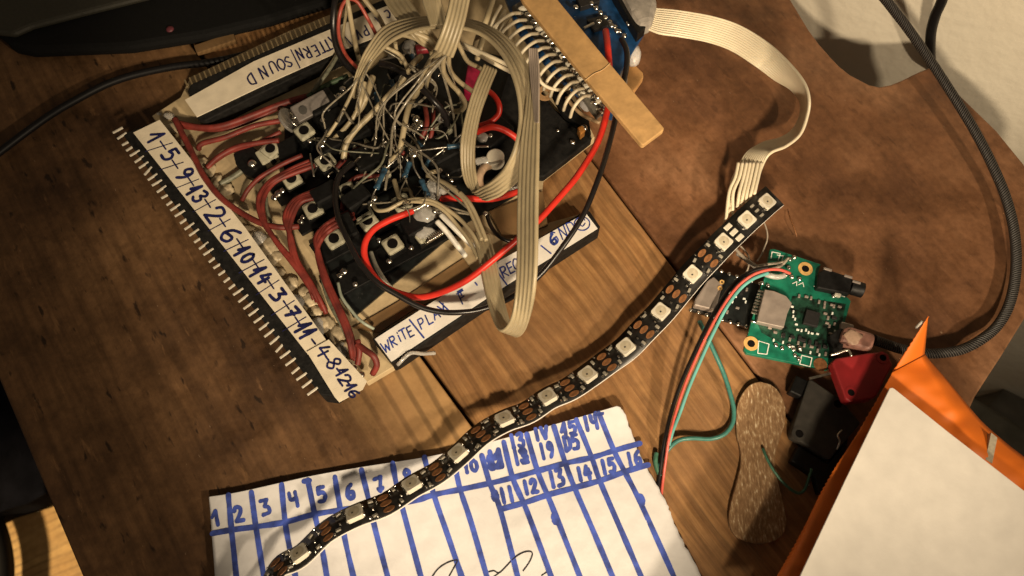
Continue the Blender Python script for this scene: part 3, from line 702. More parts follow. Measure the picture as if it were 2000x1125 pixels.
for ld in ([(836, 290, 12), (835, 262, 17)], [(842, 252, 18), (856, 243, 17)], [(738, 232, 16), (746, 224, 17)], [(672, 164, 14), (690, 150, 18)], [(741, 118, 18), (760, 114, 20), (790, 108, 19)], [(760, 222, 14), (770, 232, 14), (776, 246, 12)], [(690, 320, 14), (704, 306, 18)], [(722, 270, 10), (714, 290, 16)], [(742, 284, 15), (756, 276, 16), (745, 290, 12)], [(610, 262, 11), (628, 300, 14), (612, 340, 8)], [(606, 300, 12), (613, 345, 12)], [(928, 287, 17), (954, 286, 17)]): tube_bm(ld, r=.36, n=6, seg=6, bm=lb)
obj('wire_lead', lb, M_tin, brd)
for x, y, z, r in ((633, 274, 13, 1.4), (627, 284, 13, 1.5), (640, 262, 13, 1.1), (714, 229, 15, 1.1), (708, 236, 14, 1.0), (813, 232, 17, 1.5), (822, 242, 17, 1.6), (815, 250, 16, 1.5), (800, 252, 15, 1.3), (808, 258, 14, 1.0), (806, 292, 20, 1.4), (808, 301, 20, 1.6), (724, 397, 14, 1.4), (732, 388, 15, 1.1), (738, 333, 17, .9), (859, 333, 15, 1.1), (848, 412, 17, 1.0), (840, 396, 17, 1.1), (835, 400, 16, 1.0), (870, 366, 17, 1.3), (576, 228, 15, 1.0), (670, 174, 13, 1.3), (652, 192, 12, 1.4), (645, 200, 12, 1.2), (662, 186, 12, 1.0), (492, 320, 9, 1.6), (544, 378, 8, 1.4), (552, 372, 8, 1.2), (536, 386, 8, 1.3), (588, 432, 8, 1.3), (592, 424, 8, 1.0), (672, 530, 9, 1.3), (664, 538, 8, 1.1), (694, 555, 9, 1.0), (740, 470, 9, 1.1), (803, 484, 10, 1.0), (760, 510, 9, 1.1), (903, 293, 17, 1.1), (706, 732, 8, 1.2), (692, 720, 8, 1.2), (948, 417, 9, 1.0), (958, 265, 14, .9), (1090, 255, 10, .7), (1118, 278, 9.6, 1.1), (1140, 250, 12, 1.5)):
    obj('solder_joint', blob_bm(x, y, z, r), M_solder, brd)
# glue lumps, spring, screw, tan loop, ringed hole
for x, y, z, r, s in ((845, 372, 16, 3.0, (1, 1.3, .8)), (868, 370, 17, 1.8, (1, 1, .8)), (832, 418, 13, 3.6, (1.1, 1, .7)), (828, 455, 11, 3.4, (1.2, .8, .7)), (800, 95, 13, 3.2, (.8, 1.2, .8)), (770, 115, 11, 3, (1, 1, .7)), (692, 250, 12, 3.0, (1.3, .9, .6)), (752, 232, 11, 3.2, (1, 1, .7)), (942, 268, 14, 1.9, (1, 1, .8)), (998, 360, 8, 2.6, (1.3, .9, .6)), (945, 315, 12, 2.4, (1.3, .7, .6)), (700, 305, 11, 2.4, (1, 1, .6)), (870, 230, 12, 3, (1, 1, .7)), (505, 465, 6, 2.6, (1, 1, .5)), (530, 540, 6, 2.6, (1, 1.3, .5)), (580, 590, 6, 2.4, (1, 1.2, .5)), (620, 640, 6, 2.4, (1, 1.4, .5)), (665, 690, 6, 2.6, (1, 1.4, .5)), (312, 224, 4, 1.5, (1.2, .8, .4)), (330, 226, 5, 1.8, (1.2, .8, .5))):
    obj('glue_lump', blob_bm(x, y, z, r, None, s, .3, 3), M_glue, brd)
hel = [(832+f*34+4*math.cos(f*60), 470-f*20+6*math.sin(f*60), 12+1.6*math.sin(f*60+1.5)) for f in [k/84 for k in range(85)]]
obj('coil_spring', tube_bm(hel, r=.33, n=2, seg=6), M_tin, brd)
scr = obj('plastic_screw', cyl_bm(frame(968, 318, 9, 1, -.25), 3.1, 4.5, 28, .5), M_led, brd)
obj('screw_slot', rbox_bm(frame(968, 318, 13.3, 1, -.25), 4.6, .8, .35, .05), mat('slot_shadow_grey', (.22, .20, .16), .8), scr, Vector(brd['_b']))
obj('tan_loop', tube_bm([(958, 322, 10), (945, 328, 12), (936, 345, 13), (938, 365, 12), (952, 377, 11)], r=1.5, n=6), mat('tan_plastic', (.47, .33, .22), .4), brd)
obj('washer', ring_bm(frame(1064, 184, 12.2, 1, 0), 2.9, 1.4, 1.0), mat('tan_washer', (.42, .25, .12), .5), brd)
prism('amber_capacitor', [(1128, 248), (1138, 244), (1144, 254), (1134, 262)], 9, 13, mat('amber_plastic', (.45, .20, .05), .3), brd, bev=.4)
prism('magenta_tab', [(914, 120), (936, 128), (944, 150), (930, 190), (905, 175)], 8, 14, mat('magenta_plastic', (.28, .012, .045), .4), brd, bev=.6)
obj('red_capacitor', tube_bm([(812, 98, 14), (828, 95, 14), (842, 94, 14)], r=1.9, n=4), mat('dark_red_plastic', (.26, .025, .035), .35), brd)
obj('clear_wire_loop', tube_bm([(950, 415, 8), (958, 440, 9), (975, 462, 9), (1000, 472, 8), (1030, 468, 7)], r=.7, n=6), M_bwire, brd)

# dark red jumper wires
JW = [
 ([(346, 240, 8), (385, 248, 8), (430, 247, 9), (500, 222, 9), (560, 200, 9), (606, 187, 8)], 6.5),
 ([(352, 247, 7), (420, 254, 7.5), (480, 240, 8), (545, 210, 8)], 5),
 ([(388, 292, 6), (394, 281, 8), (440, 268, 9), (500, 245, 10), (548, 235, 10)], 5.5),
 ([(404, 328, 6), (425, 308, 8), (460, 288, 9), (500, 280, 10), (545, 274, 10)], 5.5),
 ([(415, 318, 6), (450, 296, 8), (510, 276, 9), (548, 258, 9)], 4.5),
 ([(342, 232, 9), (356, 262, 10), (382, 312, 11), (404, 352, 11), (430, 385, 11), (470, 415, 11), (510, 436, 12), (550, 444, 12), (582, 442, 10)], 6.2)]
for b0 in range(4):
    o_ = b0*4.6
    JW.append(([(472-o_*.1, 392, 7), (484+o_, 372-o_*.2, 9), (508+o_, 346-o_*.1, 10.5), (545+o_, 324+o_*.2, 11), (590+o_, 303+o_, 11)], 4.8) if b0 < 1 else
              ([(640-b0*3, 616-b0*4, 6), (625-o_*.6, 580, 9), (582-o_*.2, 520+o_*.3, 11), (540-o_*.3, 468, 12), (508+o_*.6, 428, 12.5), (500+o_*1.0, 390, 12.5), (520+o_, 356+o_*.2, 12), (560+o_, 330+o_*.6, 11.5), (600+o_, 310+o_, 11)], 5.0))
for b0 in range(4):
    o_ = b0*5
    JW.append(([(632-b0*6, 600-b0*5, 8), (612-o_*.5, 560, 10), (582-o_*.4, 510, 11), (562-o_*.2+6, 462, 12), (556+o_, 424, 12.5), (574+o_*.8, 392+o_*.3, 12.5), (610+o_*.4, 374+o_*.8, 12), (644+o_*.2, 362+o_, 11)], 5.0))
for b0 in range(4):
    o_ = b0*5
    JW.append(([(698-b0*3, 706-b0*2, 9), (688-o_*.5, 660, 11), (664-o_*.5, 600, 12), (636-o_*.4, 540, 12.5), (618-o_*.1+3, 490, 13), (618+o_, 462, 13), (640+o_*.7, 436+o_*.6, 13), (690+o_*.2, 410+o_, 12)], 5.2))
JW.append(([(696, 672, 12), (712, 682, 12), (730, 696, 12), (736, 712, 10), (728, 730, 7)], 6.5))
JW.append(([(698, 664, 12), (702, 690, 11), (698, 712, 9)], 6.0))
JW.append(([(790, 300, 12), (770, 285, 14), (735, 280, 13), (690, 296, 12), (655, 330, 11)], 5))
JW.append(([(742, 345, 12), (700, 345, 12), (675, 370, 11), (668, 410, 10)], 5))
JW.append(([(830, 205, 16), (834, 240, 18), (822, 270, 15)], 5))
JW.append(([(846, 215, 14), (845, 250, 16), (838, 285, 13)], 4.5))
for p, rr in JW: obj('jumper_wire', tube_bm(p, rr, n=7, wob=1.6), M_dred, brd)
GW = [([(520, 386, 8), (522, 410, 9), (532, 440, 9)], M_ggrey, 3), ([(634, 560, 8), (650, 600, 9), (680, 655, 9), (695, 700, 7)], M_ggrey, 3.5), ([(628, 540, 8), (640, 585, 9), (668, 640, 9), (690, 690, 7)], M_ggrey, 3),
      ([(660, 552, 8), (668, 580, 9), (690, 612, 9), (712, 632, 9), (730, 642, 7)], mat('pale_green_wire', (.33, .37, .30), .45), 3.2), ([(724, 492, 9), (735, 520, 9), (752, 548, 10), (764, 562, 8)], mat('pale_grey_wire', (.40, .39, .32), .45), 4.5),
      ([(430, 360, 5.5), (455, 345, 6), (490, 320, 7)], M_ggrey, 6), ([(600, 190, 9), (640, 165, 9), (680, 148, 9)], mat('dull_green_wire', (.05, .085, .045), .5), 5), ([(610, 180, 10), (640, 140, 12), (660, 108, 13)], M_ggrey, 4)]
for p, m_, rr in GW: obj('jumper_wire', tube_bm(p, rr, n=7, wob=1.5), m_, brd)

# fine grey wires and clipped leads packed into the middle of the board
rt = random.Random(21)
HUBS = [(603, 270), (640, 325), (685, 372), (655, 300), (700, 245), (735, 215), (760, 250), (815, 240), (806, 298), (850, 270), (880, 300), (900, 250), (870, 215), (790, 170), (740, 180), (700, 330), (745, 345), (770, 400), (725, 395), (830, 360), (880, 345), (850, 410), (800, 440), (690, 440), (650, 228), (760, 300), (905, 190), (850, 150), (920, 300)]
for k in range(20):
    a, b_ = rt.sample(HUBS, 2)
    if math.hypot(a[0]-b_[0], a[1]-b_[1]) > 190: b_ = (a[0]+(b_[0]-a[0])*.55, a[1]+(b_[1]-a[1])*.55)
    mx, my = (a[0]+b_[0])/2+rt.gauss(0, 22), (a[1]+b_[1])/2+rt.gauss(0, 20)
    z0, z1 = rt.uniform(9, 14), rt.uniform(15, 24)
    obj('fine_wire', tube_bm([(a[0], a[1], z0), ((a[0]+mx)/2+rt.gauss(0, 6), (a[1]+my)/2+rt.gauss(0, 6), z1), (mx, my, z1+1), ((b_[0]+mx)/2+rt.gauss(0, 6), (b_[1]+my)/2+rt.gauss(0, 6), z1-2), (b_[0], b_[1], z0)], rt.choice((1.2, 1.5, 1.9, 2.4)), n=6, seg=6), M_hair if k % 3 else M_ggrey, brd)
for k in range(24):
    a = rt.choice(HUBS); x, y = a[0]+rt.gauss(0, 14), a[1]+rt.gauss(0, 14); t = rt.uniform(0, 6.3); L = rt.uniform(6, 17); z = rt.uniform(12, 20)
    obj('clipped_lead', tube_bm([(x, y, z), (x+L*.5*math.cos(t), y+L*.5*math.sin(t), z+rt.uniform(0, 2)), (x+L*math.cos(t+.3), y+L*math.sin(t+.3), z-1)], r=rt.uniform(.25, .4), n=4, seg=6), M_tin, brd)
for k in range(26):
    a = rt.choice(HUBS)
    obj('solder_joint', blob_bm(a[0]+rt.gauss(0, 12), a[1]+rt.gauss(0, 12), rt.uniform(12, 17), rt.uniform(.5, 1.0)), M_solder, brd)

for k in range(22):
    f = k/21; x, y = 330+f*345+rt.gauss(0, 5), 250+f*450+rt.gauss(0, 5)
    obj('glue_lump', blob_bm(x+12, y-4, 5.2, rt.uniform(1.5, 3.0), None, (rt.uniform(.8, 1.4), rt.uniform(.8, 1.5), .55), .4, 3), M_lump, brd)
# ------------------------------------------------------------------ beige ribbon cables over the keypad board
def strand_set(parent, lst, m=M_beige):
    for p, rr in lst: obj('wire_strand', tube_bm(p, rr, n=8), m, parent)
# big hanging loop: long right arm folds at the bottom and fans out on the board
r1 = ribbon('ribbon_cable', [(1041, 96, 62, 9, 0, 0), (1042, 150, 60, 9, 0, 1), (1040, 210, 59, 14, 0, 1), (1034, 300, 57, 19, 0, 2), (1031, 400, 54, 20, 1, 3), (1030, 500, 50, 20, 2, 3), (1026, 570, 45, 19, 3, 2), (1016, 622, 38, 18, 5, -1),
     (1003, 646, 32, 17, 6, -4), (990, 648, 28, 16, 6, -6), (978, 622, 26, 17, 5, -4), (964, 570, 25, 18, 4, -1), (950, 500, 23, 18, 3, 0), (938, 455, 20, 18, 3, 0)], M_beige, k=5)
tag(r1, 'big hanging beige ribbon cable loop folded at its lowest point across the lower label', 'ribbon cable', 'beige ribbon cables over the keypad board')
obj('faded_section', ribbon_bm([(1041, 94, 63, 9, 0, 0), (1043, 125, 62.5, 10, 0, 1), (1045, 160, 62, 9, 0, 1), (1047, 205, 61, 6, 0, 1), (1048, 240, 60, 4, 0, 1)], 5, 8), M_mauve, r1)
strand_set(r1, [([(730, 402, 15), (738, 411, 17), (758, 409, 18), (785, 395, 19), (812, 389, 20), (842, 392, 21), (872, 408, 21), (902, 432, 21), (926, 462, 22), (942, 500, 22)], 4.2),
    ([(792, 393, 19), (818, 394, 20), (845, 398, 21), (868, 412, 21), (893, 440, 20), (916, 470, 21), (934, 505, 22)], 4.0),
    ([(770, 352, 13), (776, 372, 15), (783, 390, 18), (800, 394, 19)], 5.0), ([(788, 370, 13), (800, 372, 15), (806, 386, 18), (822, 391, 20)], 3.6),
    ([(858, 334, 17), (842, 337, 17), (836, 344, 16), (858, 352, 19), (885, 368, 22), (908, 392, 23), (924, 424, 23), (942, 468, 23)], 4.6),
    ([(898, 376, 23), (918, 398, 24), (934, 430, 24), (950, 470, 24)], 4.2)])
# curling loop whose end comes from the top left arc
r2 = ribbon('ribbon_cable', [(690, 190, 18, 6, 3, 0), (706, 140, 28, 9, 4, 0), (730, 98, 36, 13, 7, 0), (766, 62, 43, 9, 15, 1), (830, 45, 48, 1, 12, 3), (900, 46, 51, -2, 10, 3), (950, 62, 53, -6, 10, 3), (992, 98, 55, -12, 11, 3), (1022, 156, 56, -17, 8, 3), (1033, 220, 55, -19, 3, 3), (1026, 280, 52, -19, -3, 3),
     (1006, 330, 47, -17, -9, 3), (974, 364, 40, -13, -13, 1), (950, 378, 35, -12, -12, -1), (936, 382, 31, -12, -9, -2), (924, 366, 29, -13, -6, -2), (915, 330, 31, -14, -2, -1), (914, 280, 36, -15, -2, 0), (924, 225, 40, -14, -4, 0), (940, 175, 43, -14, -6, 0), (958, 132, 43, -13, -6, 0)], M_beige, k=5)
tag(r2, 'curling beige ribbon cable arching over the board and rolling back up beside the black plate', 'ribbon cable', 'beige ribbon cables over the keypad board')
strand_set(r2, [([(712, 160, 24), (706, 190, 22), (696, 220, 19), (676, 248, 16), (652, 272, 13)], 5.0), ([(704, 130, 28), (692, 170, 23), (676, 205, 20), (660, 235, 17), (642, 262, 14), (636, 270, 12)], 3.6),
    ([(745, 88, 38), (762, 96, 37), (784, 110, 34), (796, 135, 30), (798, 150, 26)], 4.2), ([(770, 66, 42), (800, 72, 40), (830, 86, 36), (842, 104, 30), (844, 120, 26)], 4.2), ([(772, 84, 38), (776, 104, 33), (786, 124, 28)], 4),
    ([(780, 55, 42), (808, 64, 42), (836, 76, 40), (852, 92, 38)], 6)])
# straight ribbon entering from the top edge, splits into four wires
r3 = ribbon('ribbon_cable', [(905, -40, 64, 19, 3, 0), (898, 0, 63, 19, 4, 0), (889, 40, 61, 19, 5, 0), (876, 80, 57, 19, 7, 0), (866, 104, 53, 19, 9, 0)], M_beige, k=5)
tag(r3, 'straight beige ribbon cable coming down from the top edge and splitting into wires', 'ribbon cable', 'beige ribbon cables over the keypad board')
strand_set(r3, [([(880, 82, 56), (868, 108, 50), (866, 136, 42), (878, 160, 36), (896, 180, 30), (908, 202, 24), (900, 216, 19), (884, 218, 14)], 5.2), ([(888, 78, 57), (877, 112, 48), (880, 138, 40), (894, 156, 36), (914, 172, 32), (936, 186, 28)], 4.8),
    ([(864, 98, 53), (850, 116, 46), (838, 136, 38), (826, 160, 30), (812, 184, 22), (800, 192, 16)], 5.0), ([(858, 98, 53), (844, 112, 46), (828, 140, 38), (818, 160, 28)], 4.5), ([(868, 100, 52), (846, 130, 40), (834, 165, 28), (832, 180, 18)], 3.5),
    ([(890, 74, 58), (900, 96, 50), (914, 120, 44), (935, 132, 38), (950, 142, 34)], 4.5), ([(822, 110, 22), (800, 132, 26), (786, 156, 24), (750, 196, 22), (722, 226, 20), (694, 254, 18), (676, 282, 16), (671, 310, 13)], 6.0),
    ([(815, 180, 20), (802, 200, 22), (794, 225, 22), (787, 262, 20), (780, 292, 18), (765, 314, 14)], 6.0), ([(728, 150, 20), (718, 180, 20), (708, 205, 18), (695, 224, 16)], 7)])
r4 = ribbon('ribbon_cable', [(838, -40, 56, 20, 0, 0), (843, 0, 55, 19, -1, 0), (850, 24, 54, 18, -2, 0), (856, 50, 53, 16, -2, 0)], M_beige, k=4)
tag(r4, 'shorter beige ribbon cable behind the straight one, tucked under it at the top edge', 'ribbon cable', 'beige ribbon cables over the keypad board')
r5 = ribbon('ribbon_cable', [(752, -40, 38, 20, -9, 0), (775, 0, 40, 20, -10, 0), (794, 28, 42, 19, -11, 0), (812, 50, 43, 17, -12, 0), (830, 72, 40, 14, -12, 0), (852, 92, 34, 10, -9, 0)], M_beige, k=5)
tag(r5, 'leftmost wide beige ribbon cable slanting in from the top edge over the upper label', 'ribbon cable', 'beige ribbon cables over the keypad board')
rs_ = random.Random(11)
ENDS = [(640, 268), (664, 300), (690, 262), (716, 300), (742, 330), (706, 356), (752, 372), (780, 330), (800, 372), (826, 300), (842, 250), (868, 300), (890, 268), (905, 230), (852, 205), (800, 215), (770, 235), (735, 250), (812, 402), (690, 400)]
TOPS = [(700, 150, 26), (708, 135, 28), (745, 95, 36), (838, 128, 40), (850, 118, 44), (866, 108, 50), (880, 100, 52), (800, 128, 28)]
for k, (ex, ey) in enumerate(ENDS):
    tx, ty, tz = TOPS[k % len(TOPS)] if k < 16 else (930, 420, 22)
    mx, my = (tx+ex)/2+rs_.gauss(0, 30), (ty+ey)/2+rs_.gauss(0, 22)
    p = [(tx, ty, tz), ((tx*2+mx)/3+rs_.gauss(0, 5), (ty*2+my)/3, tz*.9), (mx, my, tz*.62+6), ((ex+mx)/2+rs_.gauss(0, 6), (ey+my)/2, 17), (ex, ey, 12)]
    obj('wire_strand', tube_bm(p, rs_.choice((1.5, 1.9, 2.3, 2.8)), n=8), M_strand, r3 if k % 2 else r2)
# white pair and thin strands at the top
wp = thing('white_wire_pair', 'pair of bright white wires running from the ribbon arc to the pin row', 'wires', U(900, 90, 40))
for p in ([(896, 82, 36), (930, 98, 38), (965, 114, 40), (1002, 132, 40)], [(898, 88, 35), (930, 104, 37), (962, 122, 39), (1000, 142, 38)]): obj('wire', tube_bm(p, 4.2, n=6), M_cream, wp)
wc = thing('cut_white_wires', 'two stiff white wires with cut ends standing beside the glossy tape patch', 'wires', U(880, 450, 12))
for p in ([(861, 419, 16), (882, 440, 15), (906, 464, 12), (926, 484, 9)], [(853, 432, 16), (872, 452, 15), (892, 478, 12), (909, 500, 8)]): obj('wire', tube_bm(p, 5.6, n=6), M_white, wc)
ts = thing('beige_wire_strands', 'thin beige wires standing up inside the dark red loop over the upper label', 'wires', U(690, 40, 20))
for p, rr in (([(676, -10, 45), (682, 20, 42), (689, 60, 34), (696, 95, 22), (702, 118, 12)], 5.0), ([(679, -5, 45), (676, 25, 40), (671, 60, 30), (668, 100, 14)], 3.2), ([(704, -12, 40), (722, 12, 36), (737, 30, 34), (748, 50, 34)], 5), ([(660, 104, 12), (648, 124, 12), (632, 146, 10), (616, 168, 6)], 4)):
    obj('wire', tube_bm(p, rr, n=7), M_beige, ts)
# power wires
def wire(name, p, rr, m, label, cat='wire', group=None, n=9):
    return tag(tube(name, p, m, rp=rr, n=n, seg=10), label, cat, group)
pw1 = wire('power_wire', [(1183, 60, 24), (1187, 92, 28), (1190, 130, 28), (1192, 170, 28), (1187, 212, 28), (1168, 276, 28), (1130, 340, 29), (1090, 388, 29), (1050, 432, 29), (1005, 472, 28), (960, 510, 26), (915, 545, 22), (870, 568, 18), (825, 580, 15), (790, 576, 14), (752, 560, 16), (725, 532, 18), (712, 500, 19), (714, 472, 20), (730, 448, 20), (758, 431, 19), (785, 420, 18), (806, 412, 17)], 6.6, M_red,
     'long bright red wire curving from under the wooden stick round to the push buttons')
obj('bare_end', tube_bm([(805, 412, 17), (818, 406, 17), (832, 397, 17), (842, 394, 17)], 4.2, n=5), M_solder, pw1)
wire('power_wire', [(862, 388, 14), (885, 387, 16), (920, 388, 17), (962, 388, 17), (1000, 378, 15), (1035, 366, 12)], 6.6, M_red, 'short straight bright red wire passing behind the lower ribbon loop')
wire('power_wire', [(944, 172, 18), (962, 184, 20), (974, 202, 20), (974, 222, 18), (958, 238, 17), (936, 246, 16)], 5.6, M_red, 'short red wire bent in a half loop over the black plate')
wire('power_wire', [(932, 258, 17), (945, 252, 19), (962, 248, 20), (982, 253, 19), (1004, 266, 17), (1024, 285, 14)], 6.4, M_red, 'glossy bright red wire arching to the right over the black plate')
wire('power_wire', [(1214, 76, 27), (1224, 100, 28), (1223, 135, 28), (1212, 180, 28), (1200, 240, 29), (1186, 295, 30), (1170, 345, 32), (1140, 418, 30), (1100, 480, 27), (1055, 537, 22), (1000, 580, 18), (945, 603, 16), (900, 610, 16), (860, 609, 16), (820, 599, 17), (776, 576, 19), (735, 550, 21), (702, 512, 22), (676, 462, 23), (661, 425, 22), (655, 385, 20), (662, 345, 18), (690, 318, 16)], 5.6, M_bwire,
     'long black wire sweeping from the blue board round the labels back to the buttons')
wire('power_wire', [(745, 92, 26), (734, 66, 32), (718, 36, 38), (700, 6, 42), (684, -2, 44), (671, 6, 44), (663, 30, 42), (661, 62, 37), (668, 92, 30), (682, 116, 23), (706, 140, 16)], 3.6, mat('dull_red_wire', (.33, .06, .04), .4), 'tall dark red wire loop standing over the upper label')
wire('power_wire', [(657, -12, 40), (652, 20, 38), (651, 55, 34), (657, 90, 28), (672, 120, 22), (700, 148, 15), (730, 172, 10)], 6.4, M_bwire, 'thick black wire beside the dark red loop over the upper label')
wire('power_wire', [(742, 124, 26), (765, 130, 27), (795, 146, 27), (824, 172, 26), (850, 200, 24), (868, 224, 19), (874, 250, 12)], 6.8, M_bwire, 'short thick black wire crossing the middle of the wire tangle')

# ------------------------------------------------------------------ blue driver board with pin row, under a wooden stick
rnd0 = random.Random(5)
dr = thing('driver_board', 'blue circuit board with black chips and a row of soldered pins under the wooden stick', 'circuit board', U(1180, 60, 20))
prism('board_base', [(985, -8), (1010, -60), (1240, -60), (1266, 52), (1212, 140), (1196, 230), (1164, 216), (1080, 140), (1012, 60)], 17, 19, M_blue, dr, bev=.2)
prism('chip', [(1146, 38), (1178, 29), (1192, 48), (1160, 58)], 19.1, 21.0, M_chip, dr, bev=.2)
prism('chip', [(1120, -20), (1160, -30), (1172, 2), (1134, 14)], 19.1, 21.5, M_chip, dr, bev=.2)
prism('socket_strip', [(1190, -30), (1206, -34), (1262, 52), (1246, 66)], 19.1, 24, M_black, dr, bev=.4)
prism('grey_plug', [(1205, -30), (1262, -40), (1286, 0), (1276, 40), (1250, 46), (1232, 20)], 18, 26, mat('grey_fluffy_tape', (.27, .245, .215), .8, var=.3, vscale=180, bump=.8, bscale=250), dr, bev=2)
for k in range(9):
    obj('solder_joint', blob_bm(1146+k*9.2, -2+k*9.0, 21, 1.0), M_solder, dr)
for x, y in ((1195, 50), (1205, 60), (1228, 46), (1125, 14), (1170, 42)): obj('solder_joint', blob_bm(x, y, 21, 1.1), M_solder, dr)
obj('crystal', rbox_bm(frame(1150, 52, 21.6, 1, -.5), 4.5, .9, .8, .2), M_tin, dr)
prism('pin_carrier', [(1000, 12), (1016, 2), (1182, 212), (1166, 226)], 19.1, 22, mat('grey_pin_carrier', (.13, .12, .10), .5), dr, bev=.3)
for k in range(15):
    f = k/14; x, y = 1014+f*158, 24+f*188
    obj('solder_joint', blob_bm(x+8, y-8, 24, 1.15, None, (1.5, .9, .8), .3), M_solder if k % 3 else M_led, dr)
    obj('solder_joint', blob_bm(x+1, y+3, 23, .95, None, (1.4, .9, .8), .3), M_solder, dr)
    if k < 13:
        L = 1.0-.03*k
        obj('jumper_wire', tube_bm([(x+2, y+2, 24), (x-14*L, y+3, 27), (x-32*L, y+13, 28), (x-48*L, y+28, 26), (x-56*L, y+44, 21)], 3.5, n=6), M_cream, dr)
obj('jumper_wire', tube_bm([(1112, 172, 23), (1096, 176, 25), (1074, 172, 27), (1058, 162, 29), (1050, 146, 30), (1046, 120, 31)], 3.6, n=7), M_cream, dr)
obj('jumper_wire', tube_bm([(965, -10, 26), (956, 20, 28), (948, 44, 28), (934, 72, 24), (926, 96, 18)], 6, n=6), M_beige, dr)
obj('jumper_wire', tube_bm([(946, 66, 26), (938, 92, 26), (932, 116, 22)], 6, n=6), M_beige, dr)
for k in range(3): obj('jumper_wire', tube_bm([(978+k*9, 12+k*10, 25), (966+k*8, 34+k*9, 27), (958+k*6, 58+k*8, 24)], 4, n=6), M_cream, dr)
obj('glue_lump', blob_bm(1236, 108, 15, 3.6, None, (.8, 1.3, .9), .1, 3), mat('milky_glue', (.55, .52, .50), .35, sss=.3), dr)
obj('glue_lump', blob_bm(1150, 200, 19, 2.4, None, (1.4, 1.5, .7), .2, 3), mat('grey_glue', (.30, .29, .29), .35), dr)
for k in range(5): obj('solder_joint', blob_bm(1130+k*10, 172+k*11, 21, 1.5, None, (1.3, .8, .9), .3), M_led, dr)
for k in range(11):
    f = k/10; obj('wire_crimp', rbox_bm(frame(1052+f*120, 52+f*146, 23.5, 1, -.55+rnd0.gauss(0, .15)), 3.0, 1.5, 1.2, .3), M_led if k % 3 else M_solder, dr)
obj('tan_edge', tube_bm([(1106, 190, 13), (1120, 208, 13), (1140, 226, 13), (1172, 240, 13)], 4, n=5), mat('tan_edge', (.33, .22, .12), .5), dr)
prism('side_bracket', [(1208, 90), (1224, 88), (1226, 160), (1206, 165), (1192, 130)], 14, 16.5, mat('pale_bracket', (.36, .30, .25), .4), dr, bev=.3)
st = tag(prism('wooden_stick', [(1010, -20), (1078, -20), (1090, 0), (1190, 122), (1297, 249), (1296, 254), (1257, 283), (1252, 281), (1148, 158), (1020, 0)], 34, 36.2, M_kraft, bev=.35), 'flat kraft brown wooden stick lying across the blue board', 'wooden stick')
tag(prism('wooden_stick', [(1186, 168), (1236, 122), (1256, 142), (1257, 150), (1212, 214)], 8, 11, mat('orange_wood', (.58, .32, .12), .6, var=.15, vscale=200), bev=.3), 'short orange-tan wood end poking out from under the long stick', 'wooden stick')
bmc = tube_bm([(1143, 157, 36.3), (1160, 144, 36.4), (1176, 137, 36.4), (1192, 123, 36.3)], .9, n=4); o = obj('crease', bmc, mat('pale_crease', (.60, .40, .20), .8), st)

# ------------------------------------------------------------------ cream ribbon cable to the light strip
rc = ribbon('ribbon_cable', [(1262, 36, 20.8, 2, -20, 0), (1290, 42, 21.5, 2, -25, 0), (1330, 47, 22.2, 3, -26, 1), (1390, 58, 23.7, 6, -26, 2), (1440, 76, 24.4, 10, -25, 2), (1490, 108, 25.1, 15, -22, 3), (1530, 142, 25.1, 17, -14, 7), (1558, 168, 24.4, 14, -6, 10), (1572, 196, 22.2, 9, -3, 12), (1570, 226, 18.6, 8, -2, 12), (1556, 258, 14.3, 8, 4, 9),
     (1530, 278, 12.2, 6, 8, 6), (1500, 288, 10.7, 10, 9, 4), (1478, 304, 10, 20, 6, 2), (1464, 330, 10, 24, 4, 0), (1458, 350, 10, 24, 4, 0)], M_cream, k=12, thick=.55)
tag(rc, 'flat cream ribbon cable looping over the bare brown wood to the light strip', 'ribbon cable')
for k, (x0, x1, xm, y1) in enumerate(((1436, 1418, 1424, 432), (1444, 1431, 1432, 412), (1452, 1440, 1444, 406), (1459, 1447, 1452, 402), (1466, 1456, 1459, 398), (1474, 1463, 1467, 392), (1481, 1474, 1474, 378))):
    obj('wire_strand', tube_bm([(x0+6, 318, 11), (x0, 346, 11), (xm, 376, 10.5), (x1, y1, 9)], 3.4, n=6), M_cream, rc)
obj('wire_strand', tube_bm([(1440, 330, 10), (1428, 360, 9), (1424, 392, 9), (1432, 420, 8)], 3.0, n=6), M_cream, rc)
obj('wire_strand', tube_bm([(1432, 400, 9), (1420, 420, 8), (1415, 436, 8)], 3.0, n=6), M_cream, rc)

# ------------------------------------------------------------------ light strip
LEDS = [(1495, 397, 10), (1457, 431, 10), (1411, 475, 10.5), (1352, 537, 9), (1290, 611, 7.5), (1223, 680, 7), (1148, 735, 7), (1071, 778, 8), (986, 822, 8.5), (897, 888, 12), (806, 950, 11.5), (695, 1007, 14), (588, 1085, 12)]
ROLL = [-4, -4, -3, 2, 8, 14, 20, 27, 30, 33, 33, 36, 36]
PATH = [(1513, 382, 9.5)]+LEDS+[(520, 1150, 13), (440, 1235, 10)]
PR = [-4]+ROLL+[44, 40]
PATH = [(a[0], a[1], a[2], r) for a, r in zip(PATH, PR)]
